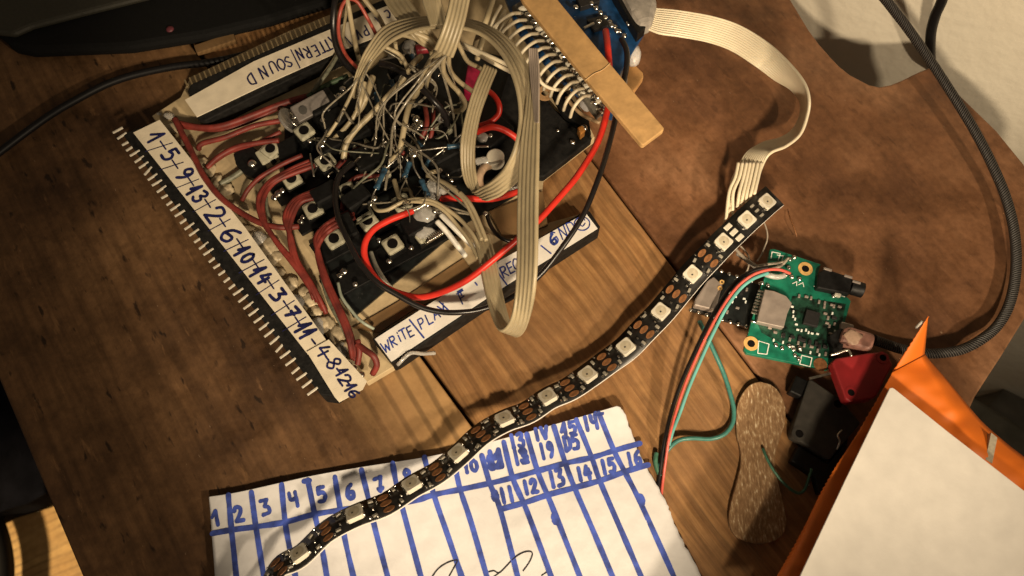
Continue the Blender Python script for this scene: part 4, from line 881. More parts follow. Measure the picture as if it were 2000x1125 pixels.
# the strip sags and bulges a little between the stiff lights
MIDO = {6: (2, 3), 7: (2, 5), 8: (-2, -6), 9: (3, 4), 10: (3, 6), 11: (-3, -8), 12: (-8, -10)}
P2 = []
for k, a in enumerate(PATH):
    P2.append(a)
    if k+1 < len(PATH):
        c_ = PATH[k+1]; ox, oy = MIDO.get(k-1, (0, 0))
        P2.append(((a[0]+c_[0])/2+ox, (a[1]+c_[1])/2+oy, (a[2]+c_[2])/2+(0.6 if k % 2 else -.5), (a[3]+c_[3])/2))
PATH = P2
NS = 6
sp = cat_rom(PATH, NS)
C = [U(p[0], p[1], p[2]) for p in sp]
sf = []
for i, c in enumerate(C):
    t = (C[min(i+1, len(C)-1)]-C[max(i-1, 0)]).normalized()
    sd = t.cross(Vector((0, 0, 1))).normalized()          # to the viewer's upper left / lower right
    if sd.dot(U(1100, 700)-U(1000, 600)) < 0: sd = -sd
    nn = sd.cross(t).normalized()
    if nn.z < 0: nn = -nn
    a = math.radians(sp[i][3]); s2 = sd*math.cos(a)+nn*math.sin(a); n2 = nn*math.cos(a)-sd*math.sin(a)
    sf.append((c, s2, n2, t))
HW = .0044
ls = thing('led_strip', 'long black flexible light strip with white square lights winding across table and paper', 'light strip', U(1150, 735, 10))
bm = bmesh.new(); sweep(bm, [(c, s*HW, n) for c, s, n, t in sf], [(-1, 0), (1, 0), (1, .00026), (-1, .00026)]); obj('flexible_strip', bm, M_strip, ls)
bm = bmesh.new(); sweep(bm, [(c, s*HW*1.0, n) for c, s, n, t in sf], [(-1.0, -.00035), (1.02, -.00035), (1.02, -.00003), (-1.0, -.00003)]); obj('adhesive_backing', bm, M_paper, ls)
bm = bmesh.new()
bm = rbox_bm(I4, 4.8, 4.8, 1.5, .0, bm)
es = [e for e in bm.edges if abs(e.verts[0].co.z-e.verts[1].co.z) > .001]
bmesh.ops.bevel(bm, geom=es, offset=.0006, segments=3, affect='EDGES', profile=.5)
tp = [e for e in bm.edges if min(v.co.z for v in e.verts) > .00145]
bmesh.ops.bevel(bm, geom=tp, offset=.0002, segments=2, affect='EDGES', profile=.5)
led_me = proto(bm, M_led)
lens_me = proto(cyl_bm(Matrix.Translation((0, 0, .00148)), 1.75, .05, 28), M_lens)
bm = bmesh.new(); rbox_bm(Matrix.Translation((.0004, .0002, .00152)), .55, .5, .06, 0, bm); die_me = proto(bm, M_dgrey)
bm = bmesh.new()
for q in (-1.6, 0, 1.6):
    if q == 0: continue
    for sx in (-1, 1): rbox_bm(Matrix.Translation((sx*.00252, q*.001, 0)), .6, 1.0, .9, .1, bm)
leg_m = proto(bm, M_tin)
bm = cyl_bm(Matrix.Diagonal((1.75, .95, 1, 1)), 1.0, .14, 20, .04); pad_me = proto(bm, M_copper)
pads_me = proto(rbox_bm(I4, 3.0, 1.7, .5, .2), M_led)
cap_me = proto(rbox_bm(I4, 1.5, .85, .6, .1), mat('grey_component', (.36, .33, .27), .4, var=.5, vscale=700))
tiny_me = proto(rbox_bm(I4, .55, .8, .55, .12), M_solder)
def at_strip(i, ds=0, off=0, h=.00027):
    """matrix on the strip at frame i, moved ds along and off across (m)"""
    c, s, n, t = sf[i]
    # walk along
    d = 0; j = i; stp = 1 if ds > 0 else -1
    while abs(d) < abs(ds) and 0 < j+stp < len(sf):
        L = (sf[j+stp][0]-sf[j][0]).length
        if abs(d)+L > abs(ds):
            f = (abs(ds)-abs(d))/L; a, b = sf[j], sf[j+stp]
            c = a[0].lerp(b[0], f); s = a[1].lerp(b[1], f).normalized(); n = a[2].lerp(b[2], f).normalized(); t = a[3].lerp(b[3], f).normalized(); break
        d += L; j += stp; c, s, n, t = sf[j]
    y = n.cross(t).normalized(); p = c+y*off+n*h
    return Matrix(((t.x, y.x, n.x, p.x), (t.y, y.y, n.y, p.y), (t.z, y.z, n.z, p.z), (0, 0, 0, 1)))
for k in range(13):
    i = (k+1)*NS*2
    M0 = at_strip(i) @ Matrix.Rotation(random.gauss(0, .03), 4, 'Z')
    l = dupmesh('led_chip', led_me, M0, ls)
    for nm, me in (('lens', lens_me), ('die', die_me), ('contacts', leg_m)):
        c_ = bpy.data.objects.new(nm, me); COL.objects.link(c_); c_.parent = l
    # gap to the next light
    gap = sum((sf[j+1][0]-sf[j][0]).length for j in range(i, min(i+2*NS, len(sf)-1)))
    for q in (-1, 0, 1):
        if k == 0: dupmesh('copper_pad', cap_me, at_strip(i, gap*.5, q*.0022), ls)
        elif k == 1: dupmesh('solder_pad', pads_me, at_strip(i, gap*.52, q*.0026), ls)
        else: dupmesh('copper_pad', pad_me, at_strip(i, gap*.5, q*.0026), ls)
    if k > 1:
        for fo, ofs in ((.27, -.0030), (.29, .0026), (.73, -.0026), (.71, .0030)):
            dupmesh('chip_component', cap_me, at_strip(i, gap*fo, ofs) @ Matrix.Rotation(random.choice((0, .3, 1.57)), 4, 'Z'), ls)
        for fo, ofs in ((.25, .0010), (.72, .0006), (.34, -.0034), (.68, .0036), (.21, -.0036), (.79, .0034), (.64, -.0036), (.36, .0036)): dupmesh('solder_dot', tiny_me, at_strip(i, gap*fo, ofs), ls)
# ------------------------------------------------------------------ paper with hand drawn grid
def zpap(x, y):
    z = 2.0+.7*noise.noise((x*.006, y*.006, 3.3))+.22*noise.noise((x*.03, y*.03, 1.0))
    d = (y-(970-(x-408)*.215))           # distance below the top edge
    return z+max(0, 1-d/90.)**2*(.3+2.4*max(0, min(1, (x-850)/350.)))
TOPE = [(408, 970), (470, 960), (600, 931), (700, 913), (850, 889), (985, 856), (1100, 824), (1205, 793)]
RT = [(1218, 790), (1228, 800), (1242, 842), (1254, 880), (1272, 918), (1292, 955), (1306, 985), (1318, 1020), (1336, 1060), (1362, 1108), (1395, 1180), (1420, 1240)]
LT = [(408, 970), (411, 1005), (414, 1050), (418, 1100), (423, 1180), (426, 1240)]
def samp(P, f):
    n = len(P)-1; q = min(f, .99999)*n; i = int(q); t = q-i
    return (P[i][0]+(P[i+1][0]-P[i][0])*t, P[i][1]+(P[i+1][1]-P[i][1])*t)
TE = cat_rom(TOPE, 10); RE = cat_rom(RT, 10); LE = cat_rom(LT, 10)
bm = bmesh.new(); NU, NV = 110, 70; G = []
for j in range(NV+1):
    v = j/NV; l, r = samp(LE, v), samp(RE, v); rowv = []
    jag = 3.2*noise.noise((v*60, 1, 0))+2.4*noise.noise((v*160, 5, 0))
    for i in range(NU+1):
        u = i/NU; tx, ty = samp(TE, u)
        if u > .985 and v < .05: pass
        bx = l[0]+(r[0]-l[0])*u; by = l[1]+(r[1]-l[1])*u
        k = 1-v
        # Coons: left/right interpolation plus the top edge offset
        t0x, t0y = TOPE[0][0]+(RT[0][0]-TOPE[0][0])*u, TOPE[0][1]+(RT[0][1]-TOPE[0][1])*u
        x = bx+(tx-t0x)*k*k; y = by+(ty-t0y)*k*k
        if u > .9: x += jag*(u-.9)/.1
        rowv.append(bm.verts.new(U(x, y, zpap(x, y))))
    G.append(rowv)
for j in range(NV):
    for i in range(NU): bm.faces.new((G[j][i], G[j+1][i], G[j+1][i+1], G[j][i+1]))
smooth(bm); bmesh.ops.recalc_face_normals(bm, faces=bm.faces[:])
if sum(f.normal.z for f in bm.faces) < 0: bmesh.ops.reverse_faces(bm, faces=bm.faces[:])
pap = obj('paper_sheet', bm, mat('grid_paper', (.65, .645, .655), .9, var=.03, vscale=300, bump=.25, bscale=420), None, U(850, 1020, 0))
sm = pap.modifiers.new('thickness', 'SOLIDIFY'); sm.thickness = .00022; sm.offset = -1
tag(pap, 'torn white paper sheet with a blue hand drawn grid of numbered columns', 'paper')
ink = bmesh.new()
zi = lambda x, y: zpap(x, y)+.10
LW = 1.65
for ln in ([(415, 1042), (460, 1034), (500, 1029), (557, 1020), (612, 1005), (670, 996), (740, 986), (805, 979), (850, 966), (900, 956), (957, 944), (1002, 933), (1050, 920), (1105, 905), (1155, 894), (1197, 881), (1250, 866)],
           [(978, 995), (1025, 982), (1070, 967), (1122, 953), (1172, 939), (1220, 922), (1266, 908)],
           [(446, 967), (452, 1032), (462, 1130)], [(491, 962), (500, 1030), (516, 1130)], [(550, 947), (557, 1020), (567, 1077), (578, 1130)], [(601, 938), (615, 1005), (630, 1077), (639, 1130)],
           [(654, 932), (665, 997), (672, 1045), (691, 1130)], [(706, 918), (721, 980), (732, 1030), (758, 1130)], [(767, 905), (775, 950), (786, 992), (823, 1130)], [(829, 893), (847, 965), (876, 1050), (903, 1130)],
           [(890, 918), (900, 960), (920, 1020), (952, 1130)], [(941, 890), (957, 945), (977, 995), (1012, 1130)], [(984, 864), (1002, 935), (1030, 1000), (1078, 1130)], [(1029, 848), (1050, 920), (1078, 988), (1134, 1130)],
           [(1082, 833), (1105, 907), (1122, 952), (1160, 1040), (1198, 1130)], [(1126, 820), (1157, 897), (1172, 940), (1215, 1040), (1254, 1130)], [(1170, 808), (1200, 882), (1221, 923), (1252, 984), (1318, 1130)]):
    stroke_bm(ink, ln, LW, 0, n=6, zf=zi)
stroke_bm(ink, [(594, 940), (604, 939)], 1.7, 0, zf=zi); stroke_bm(ink, [(1164, 808), (1175, 807)], 1.7, 0, zf=zi)
for x, y in ((1085, 1013), (1252, 976), (967, 968)): stroke_bm(ink, [(x-1, y-4), (x+1, y+5)], 2.5, 0, zf=zi)
dd, uu = (16, -3.6), (-6, -27)
def gp(s, x, y, k=1., w=1.25, wd=.84):
    n = len(s)
    for i, g in enumerate(s):
        q = (i-(n-1)/2)*1.15*wd; ww = 1. if n == 1 else .92
        glyph(ink, g, x+dd[0]*q, y+dd[1]*q, (dd[0]*ww*wd, dd[1]*ww*wd), (uu[0]*k, uu[1]*k), w, 0, zf=zi)
for s, x, y in (('1', 422, 1012), ('2', 466, 1004), ('f3', 518, 991), ('u4', 574, 976), ('5', 628, 966), ('6', 684, 961), ('a7', 740, 946), ('8', 796, 931)):
    gp([s], x, y, 1.0, 1.25 if s in '256' else 1.15, 1.05)
gp(['6'], 684, 961, .9, 1.2, .9)
gp(['i1', '0'], 918, 911, .75); gp(['i1', '1'], 968, 897, 1.2, 1.6); gp(['8', '2'], 966, 902, .9, 1.5, .8)
gp(['i1', '3'], 1009, 861, .95); gp(['i1', '2'], 1016, 892, 1., 1.2); gp(['3'], 1023, 890, .9, 1.5)
gp(['i1', 'V'], 1056, 847, .8); gp(['i1', '9'], 1067, 880, 1.05, 1.15); gp(['f1', '5'], 1110, 837, .85); gp(['D', '5'], 1116, 865, 1., 1.25); gp(['i1', 'u4'], 1153, 826, .95)
gp(['i1', 'i1'], 990, 967, 1.); gp(['i1', '2'], 1035, 951, .9); gp(['i1', 'f3'], 1086, 935, 1.1); gp(['i1', '4'], 1140, 925, .9); gp(['i1', '5'], 1187, 911, .95); gp(['i1', '6'], 1238, 897, .95, 1.15)
obj('ink_writing', ink, mat('blue_felt_ink', (.045, .085, .42), .7, var=.38, vscale=260), pap)
ink = bmesh.new()
for ln in ([(842, 1130), (855, 1112), (872, 1100), (889, 1094), (893, 1096), (886, 1110), (876, 1128)], [(955, 1117), (965, 1115), (975, 1119), (990, 1105), (1003, 1091), (1020, 1080), (1034, 1077), (1040, 1082), (1034, 1098), (1022, 1115)], [(1058, 1124), (1068, 1117)], [(975, 1119), (962, 1128), (948, 1135)]):
    stroke_bm(ink, ln, .36, 0, zf=zi)
obj('pen_scribble', ink, M_pen, pap)

# ------------------------------------------------------------------ small green computer board with can, jack, plug
sb = thing('single_board_computer', 'small green circuit board with brass ringed holes, metal card slot and black audio jack', 'circuit board', U(1555, 610, 0))
prism('board_base', [(1504, 487), (1512, 486), (1603, 516), (1590, 561), (1656, 581), (1662, 588), (1626, 716), (1616, 722), (1458, 690), (1453, 682), (1484, 566), (1494, 540)], 9, 10.6, M_pcb, sb, bev=.15)
BZ = 10.65
prism('component_area', [(1548, 578), (1652, 594), (1640, 652), (1622, 700), (1560, 690), (1488, 650), (1480, 632), (1530, 640)], 10.62, 10.72, M_dpcb, sb)
for x, y, ro, ri in ((1573, 525, 2.35, 1.2), (1467, 671, 2.35, 1.2)):
    obj('mounting_ring', ring_bm(frame(x, y, BZ, 1, 0), ro, ri, .12), M_gold, sb); obj('mounting_hole', cyl_bm(frame(x, y, BZ, 1, 0), ri, .06, 20), M_hole, sb)
obj('mounting_ring', cyl_bm(frame(1602, 712, BZ, 1, 0), 2.1, .12, 22), M_copper, sb)
prism('card_slot', [(1494, 565), (1512, 568), (1536, 578), (1547, 592), (1538, 612), (1531, 640), (1478, 628)], BZ, 13.0, M_can, sb, bev=.25)
for k in range(8):
    f = k/7; obj('slot_contact', rbox_bm(frame(1487-f*13, 571+f*42, BZ, 1, .28), 2.5, .6, .7, .1), M_tin, sb)
obj('slot_edge', tube_bm([(1466, 627, 11), (1486, 632, 11), (1498, 634, 11)], 1.8, n=3), M_tin, sb)
prism('chip', [(1576, 604), (1603, 611), (1597, 638), (1569, 631)], 10.73, 12, M_chip, sb, bev=.1)
rnd = random.Random(3)
sm_me = proto(rbox_bm(I4, 1.2, .7, .55, .1), M_can); sm2 = proto(rbox_bm(I4, .9, .55, .5, .1), M_silk); sm3 = proto(rbox_bm(I4, 1.5, 1.0, .8, .1), M_chip)
spots = []
for k in range(7): spots.append((1560+k*13, 577+k*4, 0))
for k in range(6): spots.append((1549+k*2-2, 600+k*9, 1))
for k in range(5): spots.append((1566+k*7, 646+k*2, 1))
for k in range(9): spots.append((1500+k*14, 645+k*6, 0))
for k in range(8): spots.append((1535+k*11, 656+k*3.4, 2))
for k in range(6): spots.append((1612+k*1.5, 602+k*10, 0))
for k in range(5): spots.append((1626+k*1.0, 598+k*12, k % 3))
for k in range(6): spots.append((1510+k*18, 664+k*6, 1))
for x, y, q in spots:
    dupmesh('chip_component', (sm_me, sm2, sm3)[q], frame(x+rnd.gauss(0, 1.5), y+rnd.gauss(0, 1.5), 10.73, 1, .28) @ Matrix.Rotation(rnd.choice((0, 1.57)), 4, 'Z'), sb)
for x, y in ((1551, 503), (1543, 507), (1541, 523), (1535, 537), (1546, 541), (1562, 545), (1488, 553), (1500, 558), (1632, 573), (1628, 578), (1516, 674), (1528, 680), (1542, 676), (1550, 682), (1562, 680), (1560, 700), (1553, 694)):
    obj('solder_joint', blob_bm(x, y, 11, .75, None, (1, 1, .7), .25), M_solder, sb)
for a, b in (((1508, 492), (1524, 495)), ((1524, 495), (1520, 508)), ((1508, 492), (1506, 504)), ((1590, 559), (1612, 567)), ((1612, 567), (1650, 580)), ((1548, 554), (1556, 550)), ((1556, 550), (1556, 558)), ((1560, 556), (1568, 552)), ((1568, 552), (1570, 560)), ((1508, 540), (1516, 543)), ((1482, 666), (1502, 672)), ((1502, 672), (1498, 692)), ((1480, 690), (1498, 692)), ((1482, 666), (1480, 690)),
             ((1566, 694), (1586, 699)), ((1586, 699), (1582, 716)), ((1566, 694), (1562, 711)), ((1562, 711), (1582, 716)), ((1518, 498), (1530, 500)), ((1530, 500), (1527, 508))):
    bm = bmesh.new(); stroke_bm(bm, [a, b], .28, BZ+.08); obj('printed_mark', bm, M_silk, sb)
jk = prism('audio_jack', [(1598, 533), (1612, 524), (1666, 542), (1660, 575), (1595, 562)], 6, 13, M_black, sb, bev=.5)
obj('jack_nose', cyl_bm(frame(1660, 560, 10.5, 1, .3) @ Matrix.Rotation(math.pi/2, 4, 'Y'), 2.5, 4.2, 20, .2), M_black, jk, Vector(sb['_b']))
for x, y in ((1616, 527), (1656, 541), (1672, 552)): obj('jack_contact', rbox_bm(frame(x, y, 13, 1, .3), 2.6, .7, .6, .1), M_can, jk, Vector(sb['_b']))
obj('jack_contact', rbox_bm(frame(1634, 577, 10.7, 1, .3), 2.0, 1.6, 1.4, .3), M_led, sb)
prism('usb_socket', [(1620, 655), (1642, 640), (1654, 645), (1644, 690), (1630, 695)], 9.5, 13.5, M_black, sb, bev=.3)

# black microcontroller board half under the light strip
mc = thing('microcontroller_board', 'small black circuit board with a metal can, half hidden under the light strip', 'circuit board', U(1400, 590, 0))
prism('board_base', [(1395, 525), (1484, 556), (1462, 640), (1350, 606), (1362, 560)], 5, 6.4, M_bpcb, mc, bev=.15)
prism('metal_can', [(1382, 548), (1394, 540), (1412, 556), (1405, 580), (1398, 606), (1356, 596), (1358, 584)], 6.5, 9.5, M_can, mc, bev=.4)
for x, y in ((1410, 551), (1406, 563)): obj('gold_via', ring_bm(frame(x, y, 9.6, 1, 0), .8, .35, .15, 14), M_gold, mc)
for k in range(8): obj('solder_joint', blob_bm(1349+k*15.5, 606+k*4.6, 7, .7, None, (1, 1, .8), .2), M_solder, mc)
for k in range(6): obj('solder_joint', blob_bm(1409+k*15, 530+k*4.8, 7, .7, None, (1, 1, .8), .2), M_solder, mc)
for x, y, q in ((1458, 566, 0), (1453, 584, 1), (1456, 590, 1), (1440, 602, 0), (1436, 580, 1), (1430, 590, 1), (1424, 572, 0), (1448, 572, 2), (1420, 610, 0)): dupmesh('chip_component', (sm_me, sm2, sm3)[q], frame(x, y, 6.45, 1, .3) @ Matrix.Rotation(rnd.choice((0, 1.57)), 4, 'Z'), mc)
gw = thing('grey_twisted_wires', 'frayed thin grey wires between the light strip and the green board', 'wires', U(1480, 520, 8))
for p, rr in (([(1436, 486, 8), (1450, 500, 9), (1470, 516, 10), (1496, 526, 11), (1524, 520, 12), (1536, 508, 12)], 3.2), ([(1440, 494, 7), (1462, 512, 8), (1480, 524, 9), (1482, 530, 8)], 5), ([(1492, 434, 8), (1498, 452, 8), (1497, 474, 8), (1488, 496, 8), (1478, 510, 8)], 1.6), ([(1446, 480, 6), (1462, 500, 6), (1462, 520, 6), (1455, 535, 6)], 1.8), ([(1476, 520, 10), (1500, 516, 12), (1528, 512, 12), (1540, 504, 12)], 2.6)):
    obj('wire', tube_bm(p, rr, n=7, wob=1.5), mat('grey_wire', (.34, .29, .23), .5) if rr < 5 else M_clear, gw)
tag(tube('glue_tail', [(1490, 533, 12), (1502, 538, 12.5), (1518, 541, 12.5), (1532, 538, 12)], M_glue, rp=5.5, n=6), 'small clear glue lump under the red wire on the green board', 'glue')

# black braided cable with plug
m, nt, b = nodes_of('black_braided_sleeve'); M_braid = m
uvn = N(nt, 'ShaderNodeUVMap'); mp = N(nt, 'ShaderNodeMapping'); mp.inputs['Scale'].default_value = (4, 7.5, 1); nt.links.new(uvn.outputs[0], mp.inputs['Vector'])
wv = N(nt, 'ShaderNodeTexWave', Scale=1.0, Distortion=1.2); wv.bands_direction = 'DIAGONAL'; nt.links.new(mp.outputs[0], wv.inputs['Vector'])
nt.links.new(ramp(nt, wv.outputs['Fac'], [(.60, (.007, .006, .006)), (.82, (.025, .022, .02)), (.95, (.10, .09, .08))]), b.inputs['Base Color'])
b.inputs['Roughness'].default_value = .5
bp = N(nt, 'ShaderNodeBump', Strength=.8, Distance=.0005); nt.links.new(wv.outputs['Fac'], bp.inputs['Height']); nt.links.new(bp.outputs['Normal'], b.inputs['Normal'])
uc = thing('braided_cable', 'black braided cable looping from the green board round the right side and up the wall', 'cable', U(1960, 500, 3))
CP = [(1706, 663, 9), (1730, 672, 7), (1765, 683, 5), (1810, 690, 4), (1845, 689, 4), (1880, 682, 4), (1915, 664, 5), (1948, 636, 4), (1972, 592, 4), (1984, 530, 4), (1982, 460, 5), (1966, 390, 6), (1938, 322, 8), (1905, 258, 10), (1870, 200, 12), (1838, 150, 14), (1808, 105, 17), (1775, 58, 22), (1738, 10, 28), (1700, -40, 36), (1630, -150, 55), (1540, -300, 85)]
obj('sleeve', tube_bm(CP, r=1.65, n=12, seg=14), M_braid, uc)
pg = prism('plug', [(1648, 641), (1660, 636), (1706, 650), (1712, 656), (1706, 680), (1698, 684), (1640, 666)], 8, 15, mat('dull_pink_plug_plastic', (.26, .13, .10), .5, var=.35, vscale=300), uc, bev=1.0)
obj('plug_shell', rbox_bm(frame(1646, 655, 9.2, 1, .28), 4, 6.4, 3.2, .4), M_can, pg, Vector(uc['_b']))
obj('plug_smudge', blob_bm(1664, 656, 14.9, 2.4, None, (1.1, 1, .14), .5, 3), mat('pale_smudge', (.36, .24, .17), .6), pg, Vector(uc['_b']))
wb = w1+wd*0.0
tag(tube('flat_cord', [(1885, -300, 110), (1868, -140, 66), (1850, -40, 36), (1840, 0, 24), (1827, 30, 14), (1819, 60, 4), (1817, 90, -6), (1818, 118, -16), (1820, 130, -25), (1824, 150, -60)], M_cord, r=1.9, seg=10), 'black cord hanging down the wall behind the corner of the table', 'cord')

# ------------------------------------------------------------------ bundled thin wires below the light strip
bw = thing('bundled_wires', 'red, black and turquoise wires curving down from the green board past the paper', 'wires', U(1380, 680, 5))
obj('wire', tube_bm([(1543, 534, 13), (1524, 527, 15), (1500, 527, 16), (1470, 537, 16), (1440, 560, 15), (1412, 598, 14), (1386, 644, 13), (1362, 694, 11), (1340, 746, 9), (1322, 798, 7), (1308, 850, 6), (1300, 900, 3), (1294, 945, .7), (1288, 1000, .5)], 3.0, n=9), mat('faded_red_wire', (.58, .10, .075), .4), bw)
obj('wire', tube_bm([(1500, 533, 14), (1470, 545, 15), (1444, 566, 14.5), (1418, 602, 13.5), (1394, 648, 12), (1370, 700, 10), (1346, 756, 8), (1328, 806, 6), (1314, 842, 5), (1306, 870, 4)], 3.8, n=9), M_cyan, bw)
obj('wire', tube_bm([(1500, 522, 13), (1468, 530, 13.5), (1436, 552, 13), (1406, 592, 12), (1380, 640, 11), (1356, 690, 9), (1333, 742, 7), (1314, 796, 5), (1300, 852, 4), (1292, 900, 2), (1286, 945, .7), (1280, 1000, .5)], 4.2, n=9), M_bwire, bw)
obj('wire', tube_bm([(1366, 628, 6), (1372, 640, 7), (1384, 664, 8), (1396, 690, 7), (1412, 726, 5), (1425, 765, 3.5), (1433, 800, 2.5), (1430, 828, 2), (1414, 848, 2), (1388, 857, 2.2), (1352, 856, 2.5), (1326, 860, 3), (1308, 874, 3), (1296, 894, 2), (1286, 915, 1)], 4.6, n=9), mat('teal_wire', (.045, .17, .145), .3, var=.1), bw)
obj('wire', tube_bm([(1282, 884, 1.5), (1280, 900, 1.5), (1284, 918, 1), (1290, 930, .8)], 5, n=5), M_green, bw)

# ------------------------------------------------------------------ wooden spoon
SPO = [(1485, 745), (1508, 752), (1525, 770), (1534, 797), (1533, 826), (1524, 856), (1515, 886), (1514, 915), (1522, 950), (1532, 990), (1536, 1022), (1528, 1046), (1508, 1058), (1482, 1062), (1454, 1056), (1433, 1042), (1424, 1018), (1427, 985), (1438, 945), (1447, 905), (1446, 878), (1440, 850), (1438, 815), (1442, 785), (1456, 760), (1470, 749)]
SPS = [tuple(p) for p in cat_rom(SPO+[SPO[0]], 4)[:-1]]
sp_m, nt, b = nodes_of('rough_speckled_spoon_wood'); b.inputs['Roughness'].default_value = .8; b.inputs['Specular IOR Level'].default_value = .25
tc = N(nt, 'ShaderNodeTexCoord'); mp = N(nt, 'ShaderNodeMapping'); mp.inputs['Scale'].default_value = (1, .30, 1); nt.links.new(tc.outputs['Object'], mp.inputs['Vector'])
n1 = N(nt, 'ShaderNodeTexNoise', Scale=1300., Detail=3., Roughness=.6); nt.links.new(mp.outputs[0], n1.inputs['Vector'])
n2 = N(nt, 'ShaderNodeTexNoise', Scale=60., Detail=5.); nt.links.new(tc.outputs['Object'], n2.inputs['Vector'])
c = ramp(nt, n1.outputs['Fac'], [(.30, (.20, .115, .058)), (.50, (.30, .18, .092)), (.60, (.40, .27, .15)), (.70, (.70, .57, .40))])
c = mix(nt, .6, c, ramp(nt, n2.outputs['Fac'], [(.35, (.62, .58, .52)), (.65, (1, 1, 1))]), 'MULTIPLY'); nt.links.new(c, b.inputs['Base Color'])
bp = N(nt, 'ShaderNodeBump', Strength=.6, Distance=.0004); nt.links.new(n1.outputs['Fac'], bp.inputs['Height']); nt.links.new(bp.outputs['Normal'], b.inputs['Normal'])
tag(prism('wooden_spoon', SPS, .6, 2.2, sp_m, bev=.25), 'flat wooden ice cream spoon with a narrow waist, lying below the black switch', 'spoon')
gs = tube('green_wire', [(1490, 876, 3), (1497, 893, 4), (1508, 914, 4), (1524, 936, 3.5), (1541, 953, 3), (1558, 963, 2), (1570, 958, 2), (1578, 940, 3), (1585, 915, 4)], M_green, rp=3.0, n=7)
tag(gs, 'thin green wire end lying across the waist of the wooden spoon', 'wire')
tag(tube('metal_sliver', [(1540, 414, 1), (1546, 432, 2), (1552, 448, 2), (1556, 462, 1)], M_copper, rp=1.4, n=5), 'tiny bent metal hair lying on bare wood right of the strip end', 'wire')

# ------------------------------------------------------------------ micro switches
rs = thing('red_switch', 'small dark red plastic switch with two round holes beside the orange envelope', 'switch', U(1680, 735, 0))
prism('switch_body', [(1625, 708), (1632, 700), (1690, 690), (1724, 686), (1734, 692), (1744, 712), (1712, 774), (1704, 779), (1660, 785), (1652, 780)], 10, 14.5, M_redp, rs, bev=.5)
for x, y in ((1724, 699), (1662, 767)): obj('hole_rim', ring_bm(frame(x, y, 14.4, 1, 0), 1.9, 1.05, .25), M_redp, rs); obj('screw_hole', cyl_bm(frame(x, y, 14.52, 1, 0), 1.05, .06, 18), M_hole, rs)
obj('metal_lever', prism_bm([(1580, 737), (1622, 727), (1624, 731), (1583, 741)], 12, 12.5), M_tin, rs)
obj('metal_bracket', tube_bm([(1622, 694, 15), (1636, 690, 16), (1656, 684, 17), (1663, 696, 17)], 2.6, n=4), M_tin, rs)
bs = thing('black_switch', 'dark grey plastic switch with two round holes between spoon and envelope', 'switch', U(1610, 820, 0))
prism('switch_body', [(1580, 741), (1586, 741), (1643, 780), (1682, 826), (1622, 896), (1614, 896), (1547, 852), (1546, 842)], 1, 5.5, M_dgrey, bs, bev=.5)
for x, y in ((1636, 789), (1561, 847)): obj('hole_rim', ring_bm(frame(x, y, 5.4, 1, 0), 2.2, 1.25, .25), M_dgrey, bs); obj('screw_hole', cyl_bm(frame(x, y, 5.52, 1, 0), 1.25, .06, 18), M_hole, bs)
obj('side_button', rbox_bm(frame(1552, 760, 1, .4, -1), 6, 4, 4, .5), M_black, bs)
obj('metal_terminal', tube_bm([(1586, 902, 3), (1584, 925, 3), (1578, 948, 2)], 2.4, n=4), M_tin, bs)
obj('metal_terminal', tube_bm([(1634, 878, 6), (1640, 862, 8), (1636, 850, 9), (1644, 840, 8)], 1.8, n=4), M_tin, bs)
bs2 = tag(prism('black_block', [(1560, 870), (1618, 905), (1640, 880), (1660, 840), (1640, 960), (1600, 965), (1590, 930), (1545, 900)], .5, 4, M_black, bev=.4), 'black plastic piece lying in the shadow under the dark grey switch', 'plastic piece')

# ------------------------------------------------------------------ orange envelope with white card
ev = thing('orange_envelope', 'torn open bright orange paper envelope with a zigzag cut edge', 'envelope', U(1800, 950, 20))
LEF = [(1745, 722), (1735, 742), (1702, 800), (1665, 862), (1630, 915), (1600, 968), (1570, 1030), (1540, 1085), (1512, 1135), (1470, 1215)]
RIG = [(1806, 690), (1815, 702), (1850, 742), (1885, 785), (1920, 825), (1962, 862), (2010, 900), (2080, 960), (2160, 1030), (2280, 1130)]
LC, RC = cat_rom(LEF, 10), cat_rom(RIG, 10)
def env_z(x, y, u):
    z = 22+1.3*noise.noise((x*.010, y*.010, 0))+.8*noise.noise((x*.025, y*.03, 4))
    return z
bm = bmesh.new(); G = []; NU, NV = 46, 120
for j in range(NV+1):
    v = j/NV; l, r = samp(LC, v), samp(RC, v); rr = []
    zz = 2.6*(abs(((v*62) % 1)-.5)*2-.5)
    for i in range(NU+1):
        u = i/NU; x, y = l[0]+(r[0]-l[0])*u, l[1]+(r[1]-l[1])*u
        if u < .05: x += zz*(1-u/.05)
        z = env_z(x, y, u)
        curl = max(0, 1-u/.045); z -= 5.0*curl*curl*max(0, min(1, (v-.45)/.3))
        z -= 4*max(0, (u-.86)/.14)**2+3*max(0, 1-v/.05)
        rr.append(bm.verts.new(U(x, y, z)))
    G.append(rr)
for j in range(NV):
    for i in range(NU): bm.faces.new((G[j][i], G[j+1][i], G[j+1][i+1], G[j][i+1]))
smooth(bm); bmesh.ops.recalc_face_normals(bm, faces=bm.faces[:])
if sum(f.normal.z for f in bm.faces) < 0: bmesh.ops.reverse_faces(bm, faces=bm.faces[:])
fr_ = obj('front_sheet', bm, M_orange, ev); q = fr_.modifiers.new('thickness', 'SOLIDIFY'); q.thickness = .0002
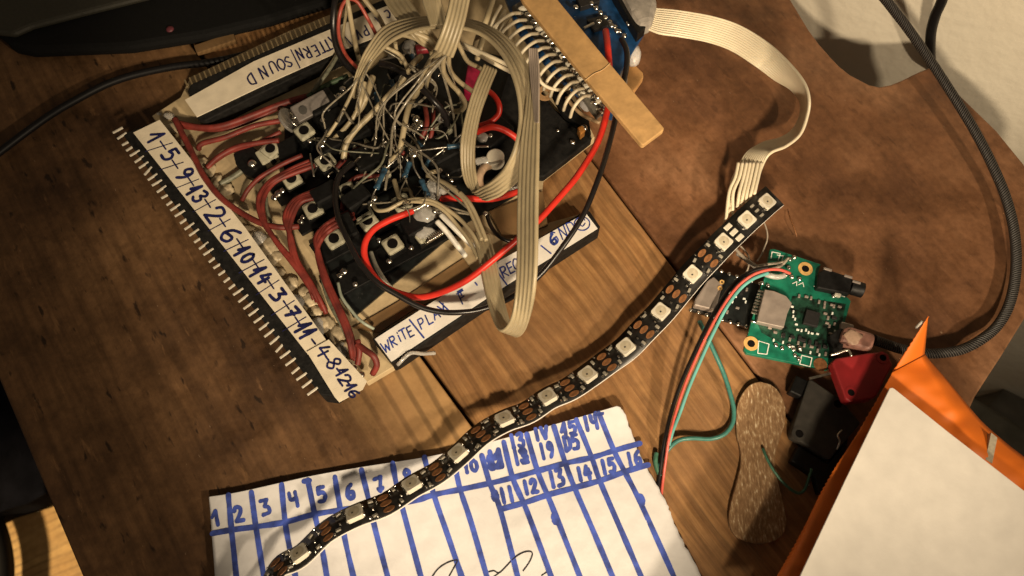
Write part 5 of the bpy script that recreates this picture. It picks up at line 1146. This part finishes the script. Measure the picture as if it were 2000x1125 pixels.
# raised corner flap
bm = bmesh.new(); G = []
TIP = (1813, 618)
for j in range(25):
    v = j/24; a = (TIP[0]+(1745-TIP[0])*v, TIP[1]+(724-TIP[1])*v); c = (TIP[0]+(1806-TIP[0])*v, TIP[1]+(692-TIP[1])*v)
    zz = 2.2*(abs(((v*13) % 1)-.5)*2-.5)
    rr = []
    for i in range(9):
        u = i/8; x, y = a[0]+(c[0]-a[0])*u+(zz if i == 0 else 0), a[1]+(c[1]-a[1])*u
        rr.append(bm.verts.new(U(x, y, 36-v*14.5+2*math.sin(u*3)*v)))
    G.append(rr)
for j in range(24):
    for i in range(8): bm.faces.new((G[j][i], G[j+1][i], G[j+1][i+1], G[j][i+1]))
smooth(bm); bmesh.ops.recalc_face_normals(bm, faces=bm.faces[:])
o = obj('corner_flap', bm, M_orange, ev); q = o.modifiers.new('thickness', 'SOLIDIFY'); q.thickness = .0002
# rear sheet and contents give the envelope its body
bm = prism_bm([(1752, 730), (1806, 700), (1850, 750), (1920, 832), (2010, 905), (2280, 1140), (1500, 1215), (1560, 1085), (1620, 970)], 13, 14)
obj('rear_sheet', bm, M_orange, ev)
obj('stuffing', prism_bm([(1752, 745), (1806, 715), (1850, 765), (1920, 845), (2010, 920), (2280, 1150), (1510, 1225), (1570, 1085), (1630, 975)], 14.1, 15.5), M_card, ev)
prism('clear_tape', [(1936, 845), (1948, 855), (1938, 905), (1925, 897)], 20, 22.3, mat('greyish_tape', (.36, .32, .24), .35), ev)
tag(prism('white_card', [(1738, 758), (1743, 757), (1748, 760), (1850, 842), (2010, 966), (2200, 1115), (1990, 1290), (1480, 1290), (1558, 1135), (1650, 940)], 26.5, 27.1, M_sheet, bev=.12), 'plain off-white card lying on the orange envelope, one sharp corner up', 'card')
tag(tube('white_tip', [(1791, 640, 30), (1797, 634, 32), (1803, 628, 33)], M_white, rp=4, n=3), 'tiny white wire tip peeking out behind the envelope corner', 'wire')

# ------------------------------------------------------------------ tidy up
for o in list(bpy.data.objects):
    if '_b' in o.keys(): del o['_b']
